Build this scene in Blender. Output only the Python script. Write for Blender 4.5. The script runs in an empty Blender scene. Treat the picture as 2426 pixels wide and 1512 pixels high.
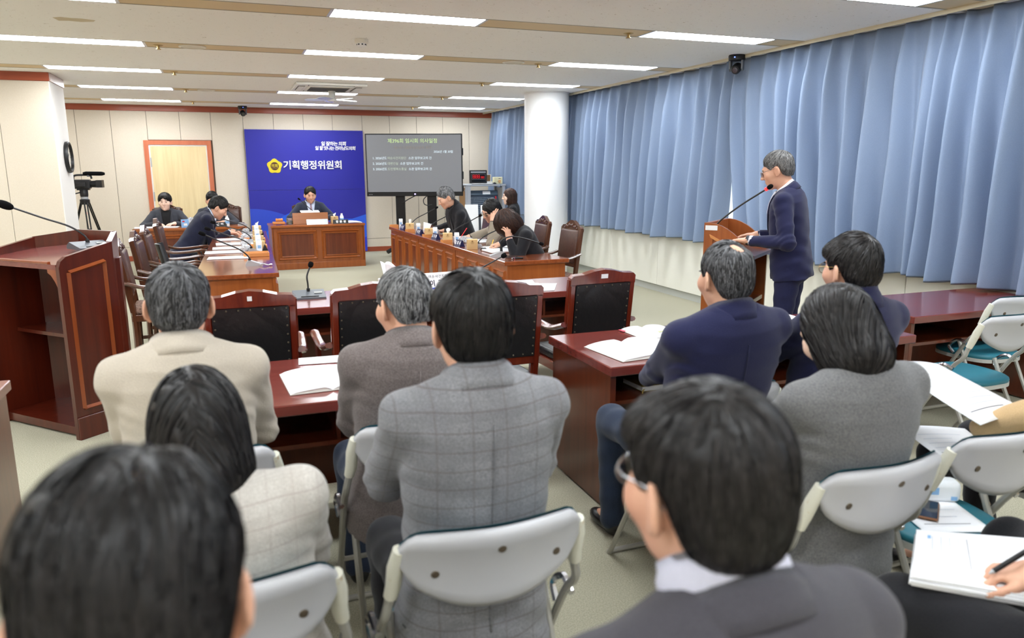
import bpy, bmesh, math, random
import numpy as np
from mathutils import Vector, Matrix, Euler
random.seed(7); np.random.seed(7)
SC = bpy.context.scene
COL = SC.collection
PI = math.pi

# ------------------------------------------------------------------ camera, world, exposure
FPX, YAW, PITCH, ROLL, HC = 1770.0, 0.3593, 0.1983, -0.0041, 1.6
def cam_axes():
    cy, sy, cp, sp = math.cos(YAW), math.sin(YAW), math.cos(PITCH), math.sin(PITCH)
    f = Vector((sy*cp, cy*cp, -sp)); r = Vector((cy, -sy, 0)); u = r.cross(f)
    cr, sr = math.cos(ROLL), math.sin(ROLL)
    return cr*r+sr*u, -sr*r+cr*u, f
_r, _u, _f = cam_axes()
cam_data = bpy.data.cameras.new('camera')
cam_data.sensor_width = 36.0
cam_data.lens = 36.0*FPX/2426.0
cam_data.clip_start = 0.05
cam_data.dof.use_dof = True
cam_data.dof.focus_distance = 6.5
cam_data.dof.aperture_fstop = 3.2
cam = bpy.data.objects.new('camera', cam_data)
COL.objects.link(cam)
m = Matrix.Identity(4)
for i in range(3):
    m[i][0], m[i][1], m[i][2] = _r[i], _u[i], -_f[i]
m[2][3] = HC
cam.matrix_world = m
SC.camera = cam
SC.view_settings.view_transform = 'Standard'
SC.view_settings.look = 'None'
SC.view_settings.gamma = 1.0
SC.view_settings.use_curve_mapping = False
SC.view_settings.exposure = 0.93
LAMP_STRENGTH = 17.0
SC.cycles.caustics_reflective = False; SC.cycles.caustics_refractive = False; SC.cycles.light_sampling_threshold = 0.03
SC.cycles.max_bounces = 5; SC.cycles.diffuse_bounces = 3; SC.cycles.glossy_bounces = 2; SC.cycles.transmission_bounces = 4; SC.cycles.transparent_max_bounces = 4
world = bpy.data.worlds.new('world'); SC.world = world; world.use_nodes = True
world.node_tree.nodes['Background'].inputs[0].default_value = (0.80, 0.90, 1.0, 1)
world.node_tree.nodes['Background'].inputs[1].default_value = 0.9

# ------------------------------------------------------------------ materials
def lin(c):
    return tuple((v/12.92 if v <= 0.04045 else ((v+0.055)/1.055)**2.4) for v in (x/255.0 for x in c))
MATS = {}
def mat(name, rgb, rough=0.5, metal=0.0, spec=0.5, coat=0.0, sheen=0.0, emis=0.0, trans=0.0, alpha=1.0, noise=None, bump=None, coords='Object', sss=0.0):
    """noise=(scale_xyz, amount, rgb2): colour mottling; bump=(scale, strength)"""
    if name in MATS: return MATS[name]
    mt = bpy.data.materials.new(name); mt.use_nodes = True
    nt = mt.node_tree; b = nt.nodes['Principled BSDF']
    col = (*lin(rgb), 1)
    b.inputs['Base Color'].default_value = col
    b.inputs['Roughness'].default_value = rough
    b.inputs['Metallic'].default_value = metal
    b.inputs['Specular IOR Level'].default_value = spec
    b.inputs['Coat Weight'].default_value = coat
    b.inputs['Coat Roughness'].default_value = 0.12
    b.inputs['Sheen Weight'].default_value = sheen
    if trans: b.inputs['Transmission Weight'].default_value = trans
    if alpha < 1: b.inputs['Alpha'].default_value = alpha
    if emis:
        b.inputs['Emission Color'].default_value = col; b.inputs['Emission Strength'].default_value = emis
    if sss:
        b.inputs['Subsurface Weight'].default_value = sss; b.inputs['Subsurface Radius'].default_value = (0.012, 0.005, 0.003)
    if noise or bump:
        tc = nt.nodes.new('ShaderNodeTexCoord')
    if noise:
        sc, lo, hi, rgb2 = noise
        mp = nt.nodes.new('ShaderNodeMapping'); mp.inputs['Scale'].default_value = sc
        nz = nt.nodes.new('ShaderNodeTexNoise'); nz.inputs['Scale'].default_value = 1.0; nz.inputs['Detail'].default_value = 6
        nz.inputs['Roughness'].default_value = 0.6
        rp = nt.nodes.new('ShaderNodeValToRGB')
        rp.color_ramp.elements[0].position = lo; rp.color_ramp.elements[1].position = hi
        rp.color_ramp.elements[0].color = col; rp.color_ramp.elements[1].color = (*lin(rgb2), 1)
        nt.links.new(tc.outputs[coords], mp.inputs[0]); nt.links.new(mp.outputs[0], nz.inputs['Vector'])
        nt.links.new(nz.outputs[0], rp.inputs[0]); nt.links.new(rp.outputs[0], b.inputs['Base Color'])
    if bump:
        nz2 = nt.nodes.new('ShaderNodeTexNoise'); nz2.inputs['Scale'].default_value = bump[0]; nz2.inputs['Detail'].default_value = 4
        bp = nt.nodes.new('ShaderNodeBump'); bp.inputs['Strength'].default_value = bump[1]; bp.inputs['Distance'].default_value = 0.01
        nt.links.new(tc.outputs[coords], nz2.inputs['Vector']); nt.links.new(nz2.outputs[0], bp.inputs['Height'])
        nt.links.new(bp.outputs[0], b.inputs['Normal'])
    MATS[name] = mt
    return mt

def wood(name, c1, c2, axis='z', rough=0.28, coat=0.35):
    s = {'x': (1.2, 22, 22), 'y': (22, 1.2, 22), 'z': (22, 22, 1.2)}[axis]
    return mat(name, c1, rough=rough, coat=coat, noise=(s, 0.3, 0.72, c2))

W_RED_TOP = wood('mahogany_top', (104, 44, 38), (128, 58, 50), 'x', 0.22, 0.5)
W_RED = wood('mahogany_side', (84, 36, 19), (108, 50, 27), 'z')
W_DARK = wood('mahogany_dark', (66, 19, 9), (94, 33, 17), 'z')
W_OR = wood('cherry_front', (134, 68, 26), (160, 88, 40), 'z')
W_OR_TOP = wood('cherry_top', (120, 58, 30), (150, 80, 44), 'y', 0.15, 0.7)
W_ORX = wood('cherry_rail', (140, 72, 30), (164, 92, 42), 'x')
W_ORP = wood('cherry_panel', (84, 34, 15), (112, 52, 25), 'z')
W_POD = wood('podium_wood', (140, 74, 32), (166, 94, 46), 'z')
W_PODD = wood('podium_inner', (92, 46, 22), (120, 62, 32), 'z')
W_CH = wood('chair_wood', (72, 26, 14), (104, 42, 22), 'z', 0.22, 0.5)
W_CHB = wood('chair_wood_brown', (66, 36, 22), (92, 52, 32), 'z', 0.25, 0.5)
W_CHR = wood('chair_wood_red', (84, 24, 14), (118, 44, 24), 'z', 0.2, 0.6)
W_TRIM = wood('trim_wood', (150, 66, 40), (172, 84, 54), 'x', 0.4, 0.1)
W_DOOR = wood('door_veneer', (226, 200, 150), (240, 218, 170), 'z', 0.5, 0.0)
W_LIGHT = wood('tray_wood', (196, 126, 66), (220, 150, 88), 'x', 0.4, 0.1)
M_WALL = mat('wall_fabric', (230, 219, 202), 0.9, spec=0.1, noise=((220, 220, 60), 0.3, 0.7, (222, 209, 190)), bump=(260, 0.25))
M_WALLW = mat('wall_white', (236, 232, 226), 0.8, spec=0.2)
M_CREAM = mat('cream_metal', (240, 238, 226), 0.45)
M_KICK = mat('kick_metal', (190, 192, 186), 0.4)
M_PILLAR = mat('pillar_paint', (243, 243, 243), 0.6)
M_STRIP = mat('strip_tan', (214, 190, 146), 0.55)
M_STRIPE = mat('strip_edge', (150, 140, 120), 0.5)
M_FLOOR = mat('carpet', (192, 187, 166), 0.95, spec=0.05, noise=((190, 190, 190), 0.38, 0.66, (152, 149, 128)), bump=(400, 0.4))
M_BLACK = mat('black_plastic', (22, 22, 24), 0.45)
M_BLACKM = mat('black_metal', (18, 18, 20), 0.35, metal=0.3)
M_FOAM = mat('foam_black', (16, 16, 17), 0.95, spec=0.1, bump=(900, 0.4))
M_GREYP = mat('grey_plastic', (88, 92, 98), 0.45)
M_SILV = mat('silver_plastic', (178, 180, 184), 0.35, metal=0.4)
M_CHROME = mat('chrome', (200, 200, 205), 0.18, metal=1.0)
M_WHITE = mat('white_plastic', (240, 240, 240), 0.45)
M_PAPER = mat('paper', (246, 247, 250), 0.8, spec=0.2)
M_PAPERE = mat('paper_edges', (225, 224, 218), 0.9)
M_INK = mat('ink', (60, 64, 80), 0.8)
M_INKL = mat('ink_light', (196, 202, 216), 0.8)
M_KRAFT = mat('kraft_card', (214, 180, 128), 0.8)
M_CARTON = mat('carton_white', (240, 244, 248), 0.5)
M_BLUEP = mat('print_blue', (140, 186, 230), 0.6)
M_NAVYP = mat('plate_navy', (22, 30, 74), 0.4)
M_LEATHB = mat('leather_brown', (74, 46, 38), 0.35, coat=0.2, noise=((30, 30, 30), 0.35, 0.7, (92, 60, 48)), bump=(240, 0.15))
M_LEATHK = mat('leather_black', (24, 26, 28), 0.33, spec=0.5, bump=(30, 0.25))
M_STUD = mat('stud_brass', (120, 112, 96), 0.35, metal=0.8)
M_SHELL = mat('chair_shell', (188, 188, 191), 0.38)
M_TUBE = mat('chair_tube', (170, 168, 160), 0.35, metal=0.2)
M_SLEEVE = mat('chair_sleeve', (226, 224, 208), 0.5, noise=((40, 40, 40), 0.62, 0.75, (196, 160, 96)))
M_TEAL = mat('teal_vinyl', (38, 112, 128), 0.45, bump=(300, 0.1))
M_RED = mat('red_plastic', (210, 30, 40), 0.4)
M_YEL = mat('yellow_plastic', (240, 180, 40), 0.4)
M_BLUE = mat('blue_plastic', (60, 90, 220), 0.4)
M_GLASS = mat('clear_plastic', (235, 240, 245), 0.08, trans=0.85)

# ------------------------------------------------------------------ mesh helpers
def nb(): return bmesh.new()
def bx(bm, x0, x1, y0, y1, z0, z1, bev=0.0, seg=1, M=None):
    r = bmesh.ops.create_cube(bm, size=1.0)
    vs = r['verts']
    for v in vs:
        v.co.x = x0+(v.co.x+.5)*(x1-x0); v.co.y = y0+(v.co.y+.5)*(y1-y0); v.co.z = z0+(v.co.z+.5)*(z1-z0)
    if bev > 0:
        es = list({e for v in vs for e in v.link_edges})
        rr = bmesh.ops.bevel(bm, geom=es, offset=bev, segments=seg, affect='EDGES', profile=0.5)
        vs = list({v for v in rr['verts']} | {v for v in vs if v.is_valid})
    if M is not None:
        for v in vs: v.co = M @ v.co
    return bm
def box(x0, x1, y0, y1, z0, z1, bev=0.0, seg=1, M=None): return bx(nb(), x0, x1, y0, y1, z0, z1, bev, seg, M)
def frame_of(d):
    d = Vector(d).normalized()
    a = Vector((0, 0, 1)) if abs(d.z) < 0.95 else Vector((1, 0, 0))
    s = d.cross(a).normalized(); t = s.cross(d)
    return s, t
def tube(bm, pts, r, n=8, cap=True, sx=1.0, sy=1.0):
    pts = [Vector(p) for p in pts]; rs = r if isinstance(r, (list, tuple)) else [r]*len(pts)
    rings = []; ps = None
    for i, p in enumerate(pts):
        d = (pts[min(i+1, len(pts)-1)]-pts[max(i-1, 0)])
        if d.length < 1e-9: d = Vector((0, 0, 1))
        d.normalize()
        if ps is None: s, t = frame_of(d)
        else:
            s = (ps-d*ps.dot(d)).normalized(); t = s.cross(d)
        ps = s
        rings.append([bm.verts.new(p+rs[i]*(sx*math.cos(2*PI*k/n)*s+sy*math.sin(2*PI*k/n)*t)) for k in range(n)])
    for a, b in zip(rings[:-1], rings[1:]):
        for k in range(n): bm.faces.new((a[k], a[(k+1) % n], b[(k+1) % n], b[k]))
    if cap:
        bm.faces.new(rings[0][::-1]); bm.faces.new(rings[-1])
    return bm
def spline(pts, n=8):
    pts = [Vector(p) for p in pts]; out = []
    P = [pts[0]*2-pts[1]]+pts+[pts[-1]*2-pts[-2]]
    for i in range(1, len(P)-2):
        for k in range(n):
            t = k/n; a, b, c, d = P[i-1], P[i], P[i+1], P[i+2]
            out.append(0.5*((2*b)+(c-a)*t+(2*a-5*b+4*c-d)*t*t+(3*b-a-3*c+d)*t**3))
    out.append(pts[-1]); return out
def lathe(bm, prof, n=16, M=None, cap=True):
    rings = []
    for r, z in prof:
        ring = [Vector((r*math.cos(2*PI*k/n), r*math.sin(2*PI*k/n), z)) for k in range(n)]
        if M is not None: ring = [M @ v for v in ring]
        rings.append([bm.verts.new(v) for v in ring])
    for a, b in zip(rings[:-1], rings[1:]):
        for k in range(n): bm.faces.new((a[k], a[(k+1) % n], b[(k+1) % n], b[k]))
    if cap:
        bm.faces.new(rings[0][::-1]); bm.faces.new(rings[-1])
    return bm
def prism(bm, poly, lo, hi, axis='z', M=None):
    """extrude 2-D polygon: axis z -> (x,y); y -> (x,z); x -> (y,z)"""
    def mk(p, h):
        v = {'z': (p[0], p[1], h), 'y': (p[0], h, p[1]), 'x': (h, p[0], p[1])}[axis]
        v = Vector(v); return M @ v if M is not None else v
    a = [bm.verts.new(mk(p, lo)) for p in poly]; b = [bm.verts.new(mk(p, hi)) for p in poly]
    n = len(poly)
    for k in range(n): bm.faces.new((a[k], a[(k+1) % n], b[(k+1) % n], b[k]))
    bm.faces.new(a[::-1]); bm.faces.new(b)
    return bm
def grid(bm, f, nu, nv, M=None):
    vs = [[bm.verts.new(Vector(f(i/nu, j/nv))) for j in range(nv+1)] for i in range(nu+1)]
    for i in range(nu):
        for j in range(nv): bm.faces.new((vs[i][j], vs[i+1][j], vs[i+1][j+1], vs[i][j+1]))
    return bm
def slab_grid(bm, f, nu, nv, th):
    """closed sheet: f(u,v)->(point), thickness th along +normal guess given by f2"""
    top = [[Vector(f(i/nu, j/nv)) for j in range(nv+1)] for i in range(nu+1)]
    def nrm(i, j):
        a = top[min(i+1, nu)][j]-top[max(i-1, 0)][j]; b = top[i][min(j+1, nv)]-top[i][max(j-1, 0)]
        n = a.cross(b); return n.normalized() if n.length > 1e-12 else Vector((0, 0, 1))
    A = [[bm.verts.new(top[i][j]) for j in range(nv+1)] for i in range(nu+1)]
    B = [[bm.verts.new(top[i][j]-nrm(i, j)*th) for j in range(nv+1)] for i in range(nu+1)]
    for i in range(nu):
        for j in range(nv):
            bm.faces.new((A[i][j], A[i+1][j], A[i+1][j+1], A[i][j+1]))
            bm.faces.new((B[i][j+1], B[i+1][j+1], B[i+1][j], B[i][j]))
    for i in range(nu):
        bm.faces.new((A[i+1][0], A[i][0], B[i][0], B[i+1][0])); bm.faces.new((A[i][nv], A[i+1][nv], B[i+1][nv], B[i][nv]))
    for j in range(nv):
        bm.faces.new((A[0][j], A[0][j+1], B[0][j+1], B[0][j])); bm.faces.new((A[nu][j+1], A[nu][j], B[nu][j], B[nu][j+1]))
    return bm
def finish(bm, name, recalc=True):
    if recalc: bmesh.ops.recalc_face_normals(bm, faces=bm.faces)
    me = bpy.data.meshes.new(name); bm.to_mesh(me); bm.free(); return me
def part(name, bm, mt, parent=None, smooth=False, loc=None, rot=None, label=None, kind=None):
    me = bm if isinstance(bm, bpy.types.Mesh) else finish(bm, name)
    if mt is not None and not me.materials: me.materials.append(mt)
    o = bpy.data.objects.new(name, me); COL.objects.link(o)
    if parent is not None: o.parent = parent
    if loc: o.location = loc
    if rot: o.rotation_euler = rot
    if smooth:
        me.polygons.foreach_set('use_smooth', [True]*len(me.polygons))
        if smooth != 'all': 
            try: me.set_sharp_from_angle(angle=math.radians(40))
            except Exception: pass
    if label: o['label'] = label
    if kind: o['kind'] = kind
    return o
def tag(o, label, cat, group=None):
    o['label'] = label; o['category'] = cat
    if group: o['group'] = group
    return o
def thing(name, label, cat, loc=(0, 0, 0), rotz=0.0, group=None):
    o = bpy.data.objects.new(name, None); COL.objects.link(o)
    o.empty_display_size = 0.1
    o.location = loc; o.rotation_euler = (0, 0, rotz)
    return tag(o, label, cat, group)
def struct(name, bm, mt, parent=None, **k):
    o = part(name, bm, mt, parent, **k)
    if parent is None: o['kind'] = 'structure'
    return o
def copy_tree(root, loc, rotz=0.0, label=None, group=None):
    r = root.copy(); COL.objects.link(r); r.location = loc; r.rotation_euler = (0, 0, rotz)
    if label: r['label'] = label
    if group: r['group'] = group
    for ch in list(root.children):
        c = ch.copy(); COL.objects.link(c); c.parent = r
        for g in list(ch.children):
            d = g.copy(); COL.objects.link(d); d.parent = c
    return r
def text_mesh(s, size, depth=0.0, bold=0.0, align='CENTER', shear=0.0, space=1.0):
    cu = bpy.data.curves.new('lettering', 'FONT'); cu.body = s; cu.size = size; cu.extrude = depth; cu.offset = bold
    cu.align_x = align; cu.align_y = 'CENTER'; cu.shear = shear; cu.space_character = space; cu.resolution_u = 3
    ob = bpy.data.objects.new('lettering', cu); COL.objects.link(ob)
    dg = bpy.context.evaluated_depsgraph_get()
    me = bpy.data.meshes.new_from_object(ob.evaluated_get(dg))
    bpy.data.objects.remove(ob); bpy.data.curves.remove(cu)
    me.name = 'lettering'; me.materials.clear()
    return me
def text_part(name, s, size, mt, parent, loc, rot=(PI/2, 0, 0), **k):
    me = text_mesh(s, size, **k)
    o = part(name, me, mt, parent, loc=loc, rot=rot)
    return o
# ------------------------------------------------------------------ the room
ZC = 2.72; YB = 14.92; XR = 5.23; XL = -5.5; YF = -2.8
fl = struct('floor', box(XL-.1, XR+.4, YF-.1, YB+.15, -0.06, 0), M_FLOOR)
ce = struct('ceiling', box(XL-.1, XR+.4, YF-.1, YB+.15, 2.80, 2.86), M_WALLW)
def ceiling_mat():
    mt = mat('ceiling_board_white', (246, 244, 240), 0.9, spec=0.1)
    nt = mt.node_tree; b = nt.nodes['Principled BSDF']
    tc = nt.nodes.new('ShaderNodeTexCoord')
    mp = nt.nodes.new('ShaderNodeMapping'); mp.inputs['Scale'].default_value = (34, 60, 34); mp.inputs['Rotation'].default_value = (0, 0, 0.5)
    nz = nt.nodes.new('ShaderNodeTexNoise'); nz.inputs['Scale'].default_value = 1.0; nz.inputs['Detail'].default_value = 2; nz.inputs['Distortion'].default_value = 1.2
    rp = nt.nodes.new('ShaderNodeValToRGB')
    rp.color_ramp.elements[0].position = 0.27; rp.color_ramp.elements[0].color = (*lin((186, 178, 164)), 1)
    rp.color_ramp.elements[1].position = 0.31; rp.color_ramp.elements[1].color = (*lin((246, 244, 240)), 1)
    nt.links.new(tc.outputs['Object'], mp.inputs[0]); nt.links.new(mp.outputs[0], nz.inputs['Vector'])
    nt.links.new(nz.outputs[0], rp.inputs[0]); nt.links.new(rp.outputs[0], b.inputs['Base Color'])
    return mt
M_BOARD = ceiling_mat()
M_LAMP = mat('lamp_diffuser', (244, 250, 255), 0.5, emis=LAMP_STRENGTH)
M_LAMPEND = mat('lamp_end', (200, 204, 216), 0.3)
YS = [13.95, 11.90, 9.85, 7.83, 5.87, 4.12, 2.1, 0.05, -1.95]
HWS = 0.15
edges = [YB]+[v for y in YS for v in (y+HWS, y-HWS)]+[YF]
for i in range(0, len(edges), 2):
    part('ceiling_board', box(XL, XR-.02, edges[i+1], edges[i], ZC, ZC+.06), M_BOARD, ce)
LX = [(-4.25, -3.05), (-1.77, -0.60), (0.80, 1.96), (3.43, 4.67)]
roww = ['nearest the back wall', 'second from the back wall', 'third from the back wall', 'fourth from the back wall', 'fifth from the back wall', 'sixth from the back wall', 'seventh from the back wall', 'eighth from the back wall', 'ninth from the back wall']
colw = ['far left column', 'left column', 'middle column', 'right column beside the curtains']
for i, y in enumerate(YS):
    xs = XL
    for j, (a, b) in enumerate(LX):
        part('strip_panel', box(xs, a-.004, y-HWS+.012, y+HWS-.012, ZC+.0005, ZC+.03), M_STRIP, ce)
        xs = b+.004
        if j == 0 and i not in (0, 1, 2, 3, 4, 5): pass
        lt = thing('ceiling_lamp', 'white recessed ceiling lamp panel, row %s, %s' % (roww[i], colw[j]), 'ceiling lamp', ((a+b)/2, y, ZC), 0, 'ceiling lamp panels')
        w = (b-a)/2
        part('diffuser', box(-w+.012, w-.012, -HWS+.016, HWS-.016, -.002, .03), M_LAMP, lt)
        for s in (-1, 1):
            part('end_cap', box(s*w-.012, s*w+.012, -HWS+.013, HWS-.013, -.002, .03), M_LAMPEND, lt)
    part('strip_panel', box(xs, XR-.02, y-HWS+.012, y+HWS-.012, ZC+.0005, ZC+.03), M_STRIP, ce)
    for s in (-1, 1):
        part('strip_rail', box(XL, XR-.02, y+s*HWS-.012, y+s*HWS+.010, ZC-.0006, ZC+.04), M_STRIPE, ce)
part('curtain_rail', box(XR-.255, XR-.235, 1.0, YB, ZC-.03, ZC+.01), mat('rail_beige', (214, 204, 178), 0.5), ce)
# round ceiling speakers and sprinklers in the strips
M_OFFW = mat('off_white', (232, 226, 212), 0.5)
for k, (x, y, w) in enumerate([(-.20, 7.83, 'fourth lamp row, left'), (-.17, 11.9, 'second lamp row, left'), (2.97, 7.83, 'fourth lamp row, right'), (3.03, 11.9, 'second lamp row, right')]):
    t = thing('ceiling_speaker', 'flat round ceiling loudspeaker in the tan strip of the %s' % w, 'loudspeaker', (x, y, ZC), 0, 'round ceiling loudspeakers')
    part('rim', lathe(nb(), [(.115, .01), (.12, 0), (.12, -.008), (.10, -.010), (.098, .005)], 24), M_OFFW, t, smooth=True)
    part('grille', lathe(nb(), [(.098, .004), (.098, -.004)], 24), mat('grille', (215, 208, 192), 0.7), t)
for k, (x, y, w) in enumerate([(-.49, 7.85, 'left lamp of the fourth row'), (-.47, 9.85, 'left lamp of the third row'), (-.44, 11.9, 'left lamp of the second row'), (-.42, 13.95, 'left lamp of the back row'), (3.28, 9.83, 'right lamp of the third row'), (3.28, 7.89, 'right lamp of the fourth row'), (3.28, 5.9, 'right lamp of the fifth row'), (3.3, 11.9, 'right lamp of the second row'), (3.3, 13.95, 'right lamp of the back row')]):
    t = thing('sprinkler', 'small brass sprinkler head in the strip next to the %s' % w, 'sprinkler', (x, y, ZC), 0, 'ceiling sprinklers')
    part('escutcheon', lathe(nb(), [(.045, .01), (.045, 0), (.03, -.008)], 16), mat('brass_tan', (190, 160, 104), 0.35, metal=0.6), t, smooth=True)
    part('head', lathe(nb(), [(.012, -.006), (.012, -.03), (.022, -.032), (.022, -.038)], 12), MATS['brass_tan'], t, smooth=True)
t = thing('smoke_detector', 'white round smoke detector on the ceiling board', 'smoke detector', (1.2, 6.92, ZC))
part('base', lathe(nb(), [(.06, 0), (.06, -.03), (.05, -.036)], 24), M_OFFW, t, smooth=True)
part('sensor_cap', lathe(nb(), [(.04, -.034), (.04, -.055), (.028, -.064)], 24), M_WHITE, t, smooth=True)
for k in range(8):
    a = 2*PI*k/8
    part('slot', box(-.007, .007, -.002, .002, -.052, -.042, M=Matrix.Translation((.0405*math.cos(a), .0405*math.sin(a), 0)) @ Matrix.Rotation(a+PI/2, 4, 'Z')), M_BLACK, t)
tag(part('ceiling_stain', prism(nb(), [(-1.12, 6.72), (-1.06, 6.68), (-1.0, 6.70), (-.92, 6.70), (-.84, 6.74), (-.86, 6.80), (-.95, 6.84), (-1.03, 6.82), (-1.10, 6.84)], ZC-.0012, ZC+.001), mat('stain', (206, 192, 164), 0.9)), 'pale brown water stain on the ceiling board at upper left', 'stain')

# back wall with its panels
wb = struct('wall_back', box(XL, XR+.3, YB, YB+.12, 0, 2.80), mat('wall_seam', (120, 108, 92), 0.9))
xs = [-3.41, -2.87, -2.334, -1.794, -1.231, -.699, -.181, .366, .897, 1.433, 1.968, 2.529, 3.062, 3.6, 4.134, 4.681, 5.226]
for a, b in zip(xs[:-1], xs[1:]):
    z0 = 2.13 if (a > -1.25 and b < -.17) else .255
    part('wall_panel', box(a+.003, b-.003, YB-.014, YB, z0, 2.62, .003), M_WALL, wb)
    if z0 < 1: part('wall_panel', box(a+.003, b-.003, YB-.014, YB, .09, .249, .003), M_WALL, wb)
struct('trim_1', box(-3.41, XR, YB-.03, YB, 2.618, 2.72, .004), W_TRIM)
struct('baseboard_back', box(-3.41, XR, YB-.022, YB, 0, .093, .003), W_TRIM)
# door with frame
d = struct('door_1', box(-1.245, -.265, YB-.03, YB-.002, .005, 2.06), W_DOOR)
part('door_frame', prism(prism(prism(nb(), [(-1.31, 0), (-1.31, 2.12), (-1.235, 2.045), (-1.235, 0)], YB-.05, YB, 'y'), [(-1.31, 2.12), (-.205, 2.12), (-.28, 2.045), (-1.235, 2.045)], YB-.05, YB, 'y'), [(-.205, 2.12), (-.205, 0), (-.28, 0), (-.28, 2.045)], YB-.05, YB, 'y'), wood('door_frame_wood', (196, 104, 68), (208, 118, 80), 'z', 0.45, 0.1), d)
part('door_stop', prism(prism(prism(nb(), [(-1.236, 0), (-1.236, 2.046), (-1.21, 2.02), (-1.21, 0)], YB-.036, YB-.028, 'y'), [(-1.236, 2.046), (-.279, 2.046), (-.30, 2.02), (-1.21, 2.02)], YB-.036, YB-.028, 'y'), [(-.279, 2.046), (-.279, 0), (-.30, 0), (-.30, 2.02)], YB-.036, YB-.028, 'y'), M_WALLW, d)
for z in (1.74, 1.14, .45):
    part('hinge', box(-1.222, -1.204, YB-.044, YB-.03, z-.08, z+.08), M_SILV, d)
# conduit in the right back corner
tag(part('conduit_pipe', box(5.165, 5.225, YB-.07, YB-.015, 0, ZC, .01), M_WHITE), 'white square conduit running up the back wall corner', 'pipe')

# left projecting wall block
wl = struct('wall_left', box(XL, -1.852, 10.392, 11.19, 0, 2.80), M_WALLW)
for a, b in [(-4.6, -4.055), (-4.05, -3.505), (-3.5, -2.955), (-2.95, -2.39), (-2.384, -1.852)]:
    part('wall_panel', box(a, b, 10.378, 10.394, 0, 2.622, .003), M_WALL, wl)
part('wall_panel', box(-1.853, -1.84, 10.38, 11.19, 0, 2.622, .002), M_WALLW, wl)
struct('trim_2', box(-4.6, -1.838, 10.366, 10.39, 2.622, 2.72, .003), W_TRIM)
struct('trim_3', box(-1.86, -1.828, 10.38, 11.2, 2.622, 2.72, .003), mat('trim_pale', (196, 170, 160), 0.35))
struct('wall_alcove', box(XL, -3.41, 11.19, YB, 0, 2.80), M_WALL)
struct('wall_outer_left', box(XL-.1, XL, YF, 10.4, 0, 2.80), M_WALL)
struct('wall_front', box(XL, XR+.3, YF-.1, YF, 0, 2.80), M_WALL)

# window wall: low cabinets, sill, glass behind the curtains
wr = struct('wall_right', box(XR+.01, XR+.24, YF, YB, 0.09, .80), mat('panel_gap', (150, 150, 140), 0.6))
ys = [14.92, 13.68, 12.38, 11.08, 9.77, 8.47, 7.17, 5.87, 4.60, 3.30, 2.0, 0.7, -.6, -1.9]
for a, b in zip(ys[1:], ys[:-1]):
    part('cabinet_panel', box(XR-.008, XR+.01, a+.003, b-.003, .095, .80, .003), M_CREAM, wr)
part('sill', box(XR-.02, XR+.26, YF, YB, .80, .83, .006), M_CREAM, wr)
struct('baseboard_right', box(XR+.02, XR+.03, YF, YB, 0, .09), M_KICK)
w = struct('window_1', box(XR+.225, XR+.231, YF, YB, .83, 2.72), mat('window_glass', (240, 246, 250), 0.02, trans=1.0))
for y in ys: part('mullion', box(XR+.20, XR+.25, y-.04, y+.04, .83, 2.72), M_WALLW, w)
part('transom', box(XR+.205, XR+.245, YF, YB, .83, .90), M_WALLW, w)

# round pillar
struct('pillar_column', lathe(nb(), [(.338, 0), (.338, 2.70), (.348, 2.702), (.348, 2.73)], 64), M_PILLAR, smooth=True).location = (4.64, 10.82, 0)

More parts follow.
